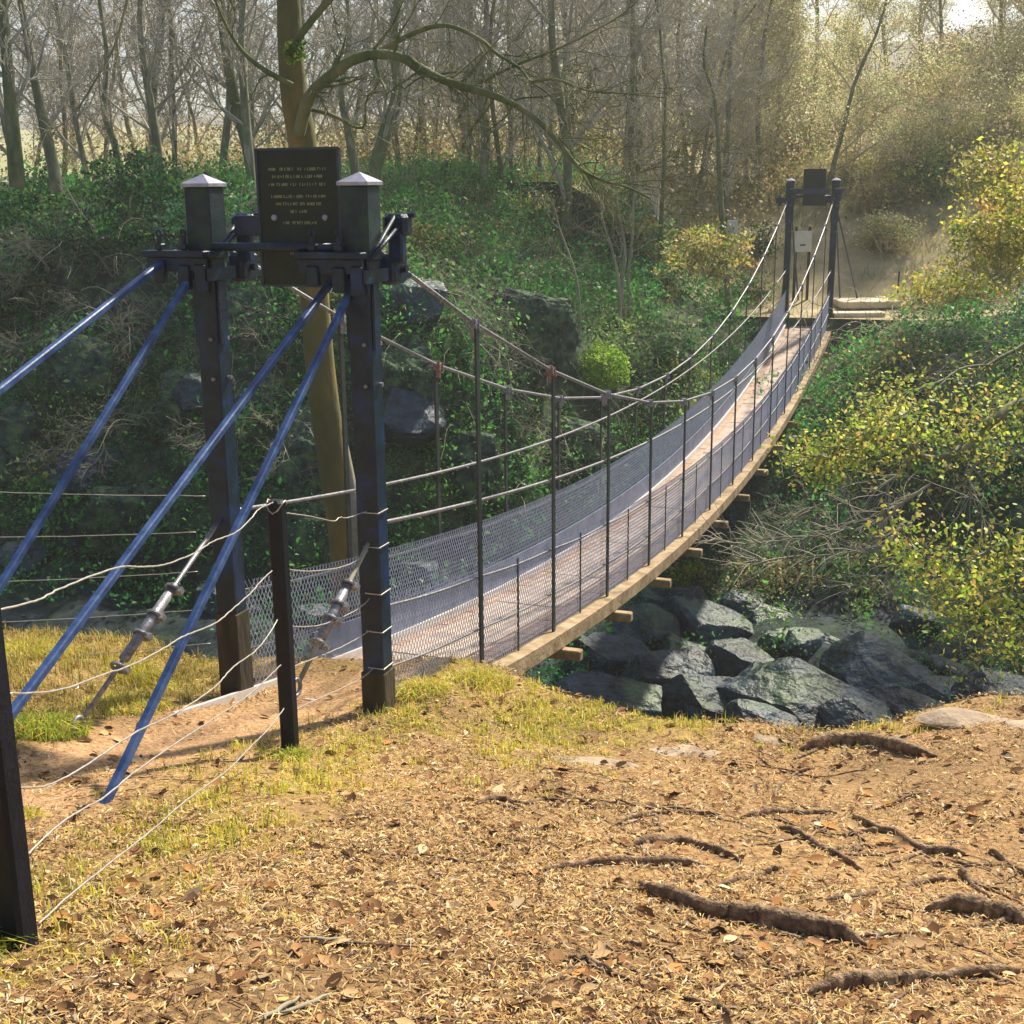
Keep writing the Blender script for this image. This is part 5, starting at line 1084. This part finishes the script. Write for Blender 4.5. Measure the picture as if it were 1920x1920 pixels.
px_tree('pale_sapling', [(235, 480), (170, 420), (140, 380), (115, 330)], 22, .022, 'crooked sapling crossing the ivy at the left', M_STEM, M_STEM, seed=26, spec=dict(nb=(6, 4, 3), maxl=2, start=(.2, .2, .2)), h=1.4)

def bare_shrub(px, py, rr, n, label, m=M_STEM, hgt=1.6):
    b0 = march(px, py, 12, 45); root = empty('bare_shrub', b0); tag(root, label, 'shrub', 'bare shrubs on the far bank')
    for i in range(n):
        an = R.uniform(0, 6.28); d = np.array([math.cos(an) * .7, math.sin(an) * .5 - .35, 1.0]); l = hgt * R.uniform(.7, 1.3); p = [b0 - UP * .1]
        for j in range(7): d = d + np.array([R.normal() * .2, -.05 + R.normal() * .15, -.30 + R.normal() * .08]); p.append(p[-1] + d / np.linalg.norm(d) * l / 7)
        mb = MB(); p = np.array(p); mb.tube(p, np.linspace(rr, rr * .3, len(p)), 5, cap=False); sub_branch(mb, p, rr * .8, 2, .2 * hgt, .5 * hgt, 0); mb.build('stem', m, root, True)
for a_ in ((120, 470, .016, 6, 'bare pale shrub on the ivy at the far left'), (60, 680, .014, 6, 'bare shrub below the outermost stay at the left edge'), (215, 620, .015, 7, 'bare arching shrub between the two left stays'), (290, 800, .014, 6, 'bare shrub low between the stays and the left post'),
           (480, 620, .016, 8, 'bare bramble shrub seen between the two near posts'), (520, 800, .014, 6, 'brown bare shrub left of the ochre trunk'), (790, 560, .018, 9, 'wide bare shrub right of the right near post'), (860, 660, .015, 7, 'bare shrub under the first bay of the near cable'),
           (930, 500, .016, 8, 'bare shrub with curving pale stems on the upper bank'), (1000, 800, .013, 5, 'bare shrub behind the handrail cables'), (1290, 640, .014, 6, 'bare shrub right of the pale sapling cluster'), (1470, 700, .012, 5, 'bare shrub close to the far end of the bridge'),
           (1720, 700, .016, 8, 'bleached bare shrub on the right of the far bank'), (1830, 640, .016, 7, 'bare shrub at the upper right beside the yellow-green bush'), (1560, 960, .013, 6, 'bare shrub in the hollow right of the deck')):
    bare_shrub(*a_)
# the wood behind: a few tree models, copied; each keeps its trunk and crown
protos = []
for i in range(5):
    protos.append(tree('bare_tree', (0, 0, 0), 9.5, (.11, .08, .095, .07, .12)[i], 100 + i, (M_BARK, M_BARK2)[i % 2], M_TWIG, lean=((.06, .0), (-.09, .05), (.0, .0), (.12, -.05), (-.04, .02))[i], spec=dict(nb=(15, 8, 6, 4), start=(.10, .1, .1, .1), wob=(.09, .14, .18, .22))))
och = []
OL = dict(n=11000, size=.075, spread=.20, cols=[(0.74, 0.68, 0.38), (0.64, 0.68, 0.34), (0.80, 0.72, 0.46), (0.54, 0.60, 0.26)])
for i in range(3):
    och.append(tree('budding_tree', (0, 0, 0), 8.0, .11, 200 + i, M_BARK, M_TWIGO, spec=dict(nb=(14, 8, 6, 3), start=(.12, .1, .1, .1), maxl=4), leaves=OL))
used = set()
def place(protoset, p, rz, sc_, label, group):
    k = R.randint(len(protoset)); o = protoset[k]
    if o in used: o = copy_tree(o)
    else: used.add(o)
    o.location = Vector(p) - Vector((0, 0, .2)); o.rotation_euler = (0, 0, rz); o.scale = (sc_, sc_, sc_ * R.uniform(.9, 1.1)); tag(o, label, 'tree', group)
def zone(px, s_):
    if px < 480: return 'bare tree of the crowded wood on the far bank, left of the plaque', 'bare trees left of the plaque'
    if px < 1000: return 'bare tree of the wood between the plaque and the bright gap of field', 'bare trees right of the plaque'
    return 'bare greyish tree of the open wood left of the far tower', 'bare trees left of the far tower'
for i in range(74):
    px = -60 + 1440 * ((i * .6180339) % 1); s_ = 24.2 + 25 * R.rand() ** 1.35; py_t = None
    d = ray(px, 345); Y = 24.5 + (s_ - 20) * .93 + (-2 if px < 500 else 1.5)
    x = d[0] / d[1] * Y; q = np.array([x, Y, 0]); a, b = st(q)
    if a < 21.5: continue
    z = float(far_h(np.float64(a), np.float64(b))); lb, gr = zone(px, s_)
    place(protos, (x, Y, z), R.rand() * 6.28, R.uniform(.72, 1.15), lb, gr)
for i in range(27):
    px = 1400 + 620 * ((i * .6180339) % 1); Y = 36 + 17 * R.rand(); d = ray(px, 345); x = d[0] / d[1] * Y; a, b = st(np.array([x, Y, 0])); z = float(far_h(np.float64(a), np.float64(b)))
    if 1560 < px < 1880 and Y < 47: continue
    place(och, (x, Y, z), R.rand() * 6.28, R.uniform(.6, 1.0), 'ochre budding tree on the hillside behind and right of the far tower', 'ochre trees on the hillside')
for i in range(9):
    px = 900 + 560 * ((i * .6180339) % 1); Y = 44 + 14 * R.rand(); d = ray(px, 345); x = d[0] / d[1] * Y; a, b = st(np.array([x, Y, 0])); z = float(far_h(np.float64(a), np.float64(b)))
    place(och, (x, Y, z), R.rand() * 6.28, R.uniform(.7, .95), 'brownish fine-twigged tree far back in the middle of the wood', 'fine-twigged trees far back')

LO = dict(n=15000, size=.10, spread=.28, cols=YG + YG[:3] + OG)
leafy = tree('leafy_tree', (11.2, 24.6, 0), 9.0, .16, 301, M_BARK, M_TWIG, spec=dict(nb=(14, 8, 6, 3), start=(.25, .1, .1, .1)), leaves=LO); tag(leafy, 'full leafy yellow-green tree at the right edge of the far bank', 'tree')
for (x, y, sc_, rz, lb) in ((14.4, 22.6, 1.1, 1.0, 'unseen leafy yellow-green tree added beyond the right edge for shade'), ):  # extra tree out of view, added so its crown shades the gorge boulders
    c = copy_tree(leafy); z = float(Hw(np.float64(x), np.float64(y))); c.location = (x, y, z - .2); c.rotation_euler = (0, 0, rz); c.scale = (sc_,) * 3; tag(c, lb, 'tree')
leafy.location.z = float(Hw(np.float64(11.2), np.float64(24.6))) - .2
# scrub of the hillside
TAN = [(.68, .62, .32), (.56, .60, .26), (.74, .66, .40), (.42, .50, .18), (.62, .50, .26)]
for i, (px_, py_, r_, nm_) in enumerate(((1600, 300, 1.3, 'tan budding shrub right above the far stay bars'), (1700, 270, 1.5, 'broad tan budding shrub in the middle of the right hillside'), (1800, 250, 1.5, 'tan budding shrub higher up the right hillside'), (1900, 200, 1.7, 'large tan budding shrub at the upper right edge'),
                                         (1560, 240, 1.4, 'tan shrub above the far tower plaque, to its right'), (1480, 290, 1.2, 'tan shrub just above and left of the far tower plaque'), (1650, 180, 1.8, 'hazy tan thicket near the top of the right hillside'), (1770, 150, 1.9, 'hazy tan thicket at the crest on the right'), (1410, 270, 1.2, 'olive-tan shrub left of the far tower under the wood'),
                                         (1660, 440, .8, 'low green-tan shrub at the back of the clearing'), (1900, 110, 2.0, 'topmost hazy tan thicket in the right corner'), (1530, 130, 1.8, 'tall hazy tan thicket above the far tower'))):
    h_ = march(px_, py_ + 30, 20, 62)
    if h_[1] > 50: h_ = at_y(px_, py_ + 30, 40 + i * .3)
    g_ = float(far_h(*[np.float64(q_) for q_ in st(h_)])); c_ = at_y(px_, py_, h_[1]); root = empty('budding_shrub', (h_[0], h_[1], g_)); tag(root, nm_, 'shrub', 'tan budding shrubs on the hillside')
    v, cc = cloud(c_, (r_, r_ * .8, r_ * .85), 230, 20, .075, TAN, .15, .3, .2, .12); bulk('foliage', v.reshape(-1, 3), 4, M_LEAF, cc, root)
    mb = MB(); b_ = np.array([h_[0], h_[1], g_ - .2])
    for j in range(16): e_ = c_ + rand_dirs(1)[0] * r_ * .95; m_ = b_ * .5 + e_ * .5 + R.normal(size=3) * .15; mb.tube([b_ + R.normal(size=3) * .1, b_ * .7 + m_ * .3, m_, m_ * .4 + e_ * .6, e_], np.linspace(.028, .008, 5), 4, cap=False)
    mb.build('stem', M_TWIGO, root, True)
rs_ = np.random.RandomState(31); s_ = 24 + 26 * rs_.rand(6800); t_ = -24 + 44 * rs_.rand(6800); k = ~((t_ < 3.6) & (t_ > -1.5) & (s_ < 31)) & (rs_.rand(6800) < .9); s_, t_ = s_[k], t_[k]
p = N + s_[:, None] * ax + t_[:, None] * lat; p[:, 2] = far_h(s_, t_); v, c = clump_leaves(p, np.repeat(UP[None], len(p), 0), 24, .30, .09, pal(len(p), OG + [(.5, .42, .25), (.42, .34, .2)], .2), 4, out=np.where(t_ < -1, 1.5, .6))
tag(bulk('hillside_scrub', v.reshape(-1, 3), 4, M_LEAF, c), 'olive and tan scrub under the wood and over the hillside', 'scrub', kind='stuff')

# ================================================================== AIR
hm = bpy.data.materials.new('pale_haze'); hm.use_nodes = True; t = hm.node_tree; t.nodes.remove(t.nodes['Principled BSDF'])
pv = t.nodes.new('ShaderNodeVolumePrincipled'); pv.inputs['Color'].default_value = (0.86, 0.88, 0.92, 1); pv.inputs['Density'].default_value = 0.0013; pv.inputs['Anisotropy'].default_value = 0.35
t.links.new(pv.outputs[0], t.nodes['Material Output'].inputs['Volume'])
HAZE = True
if HAZE:
    mb = MB(); mb.box((0, 150, 17), (400, 225, 34), (np.array([1., 0, 0]), np.array([0, 1., 0]), UP)); tag(mb.build('haze', hm, None), 'thin pale haze hanging over the valley', 'haze', kind='stuff')
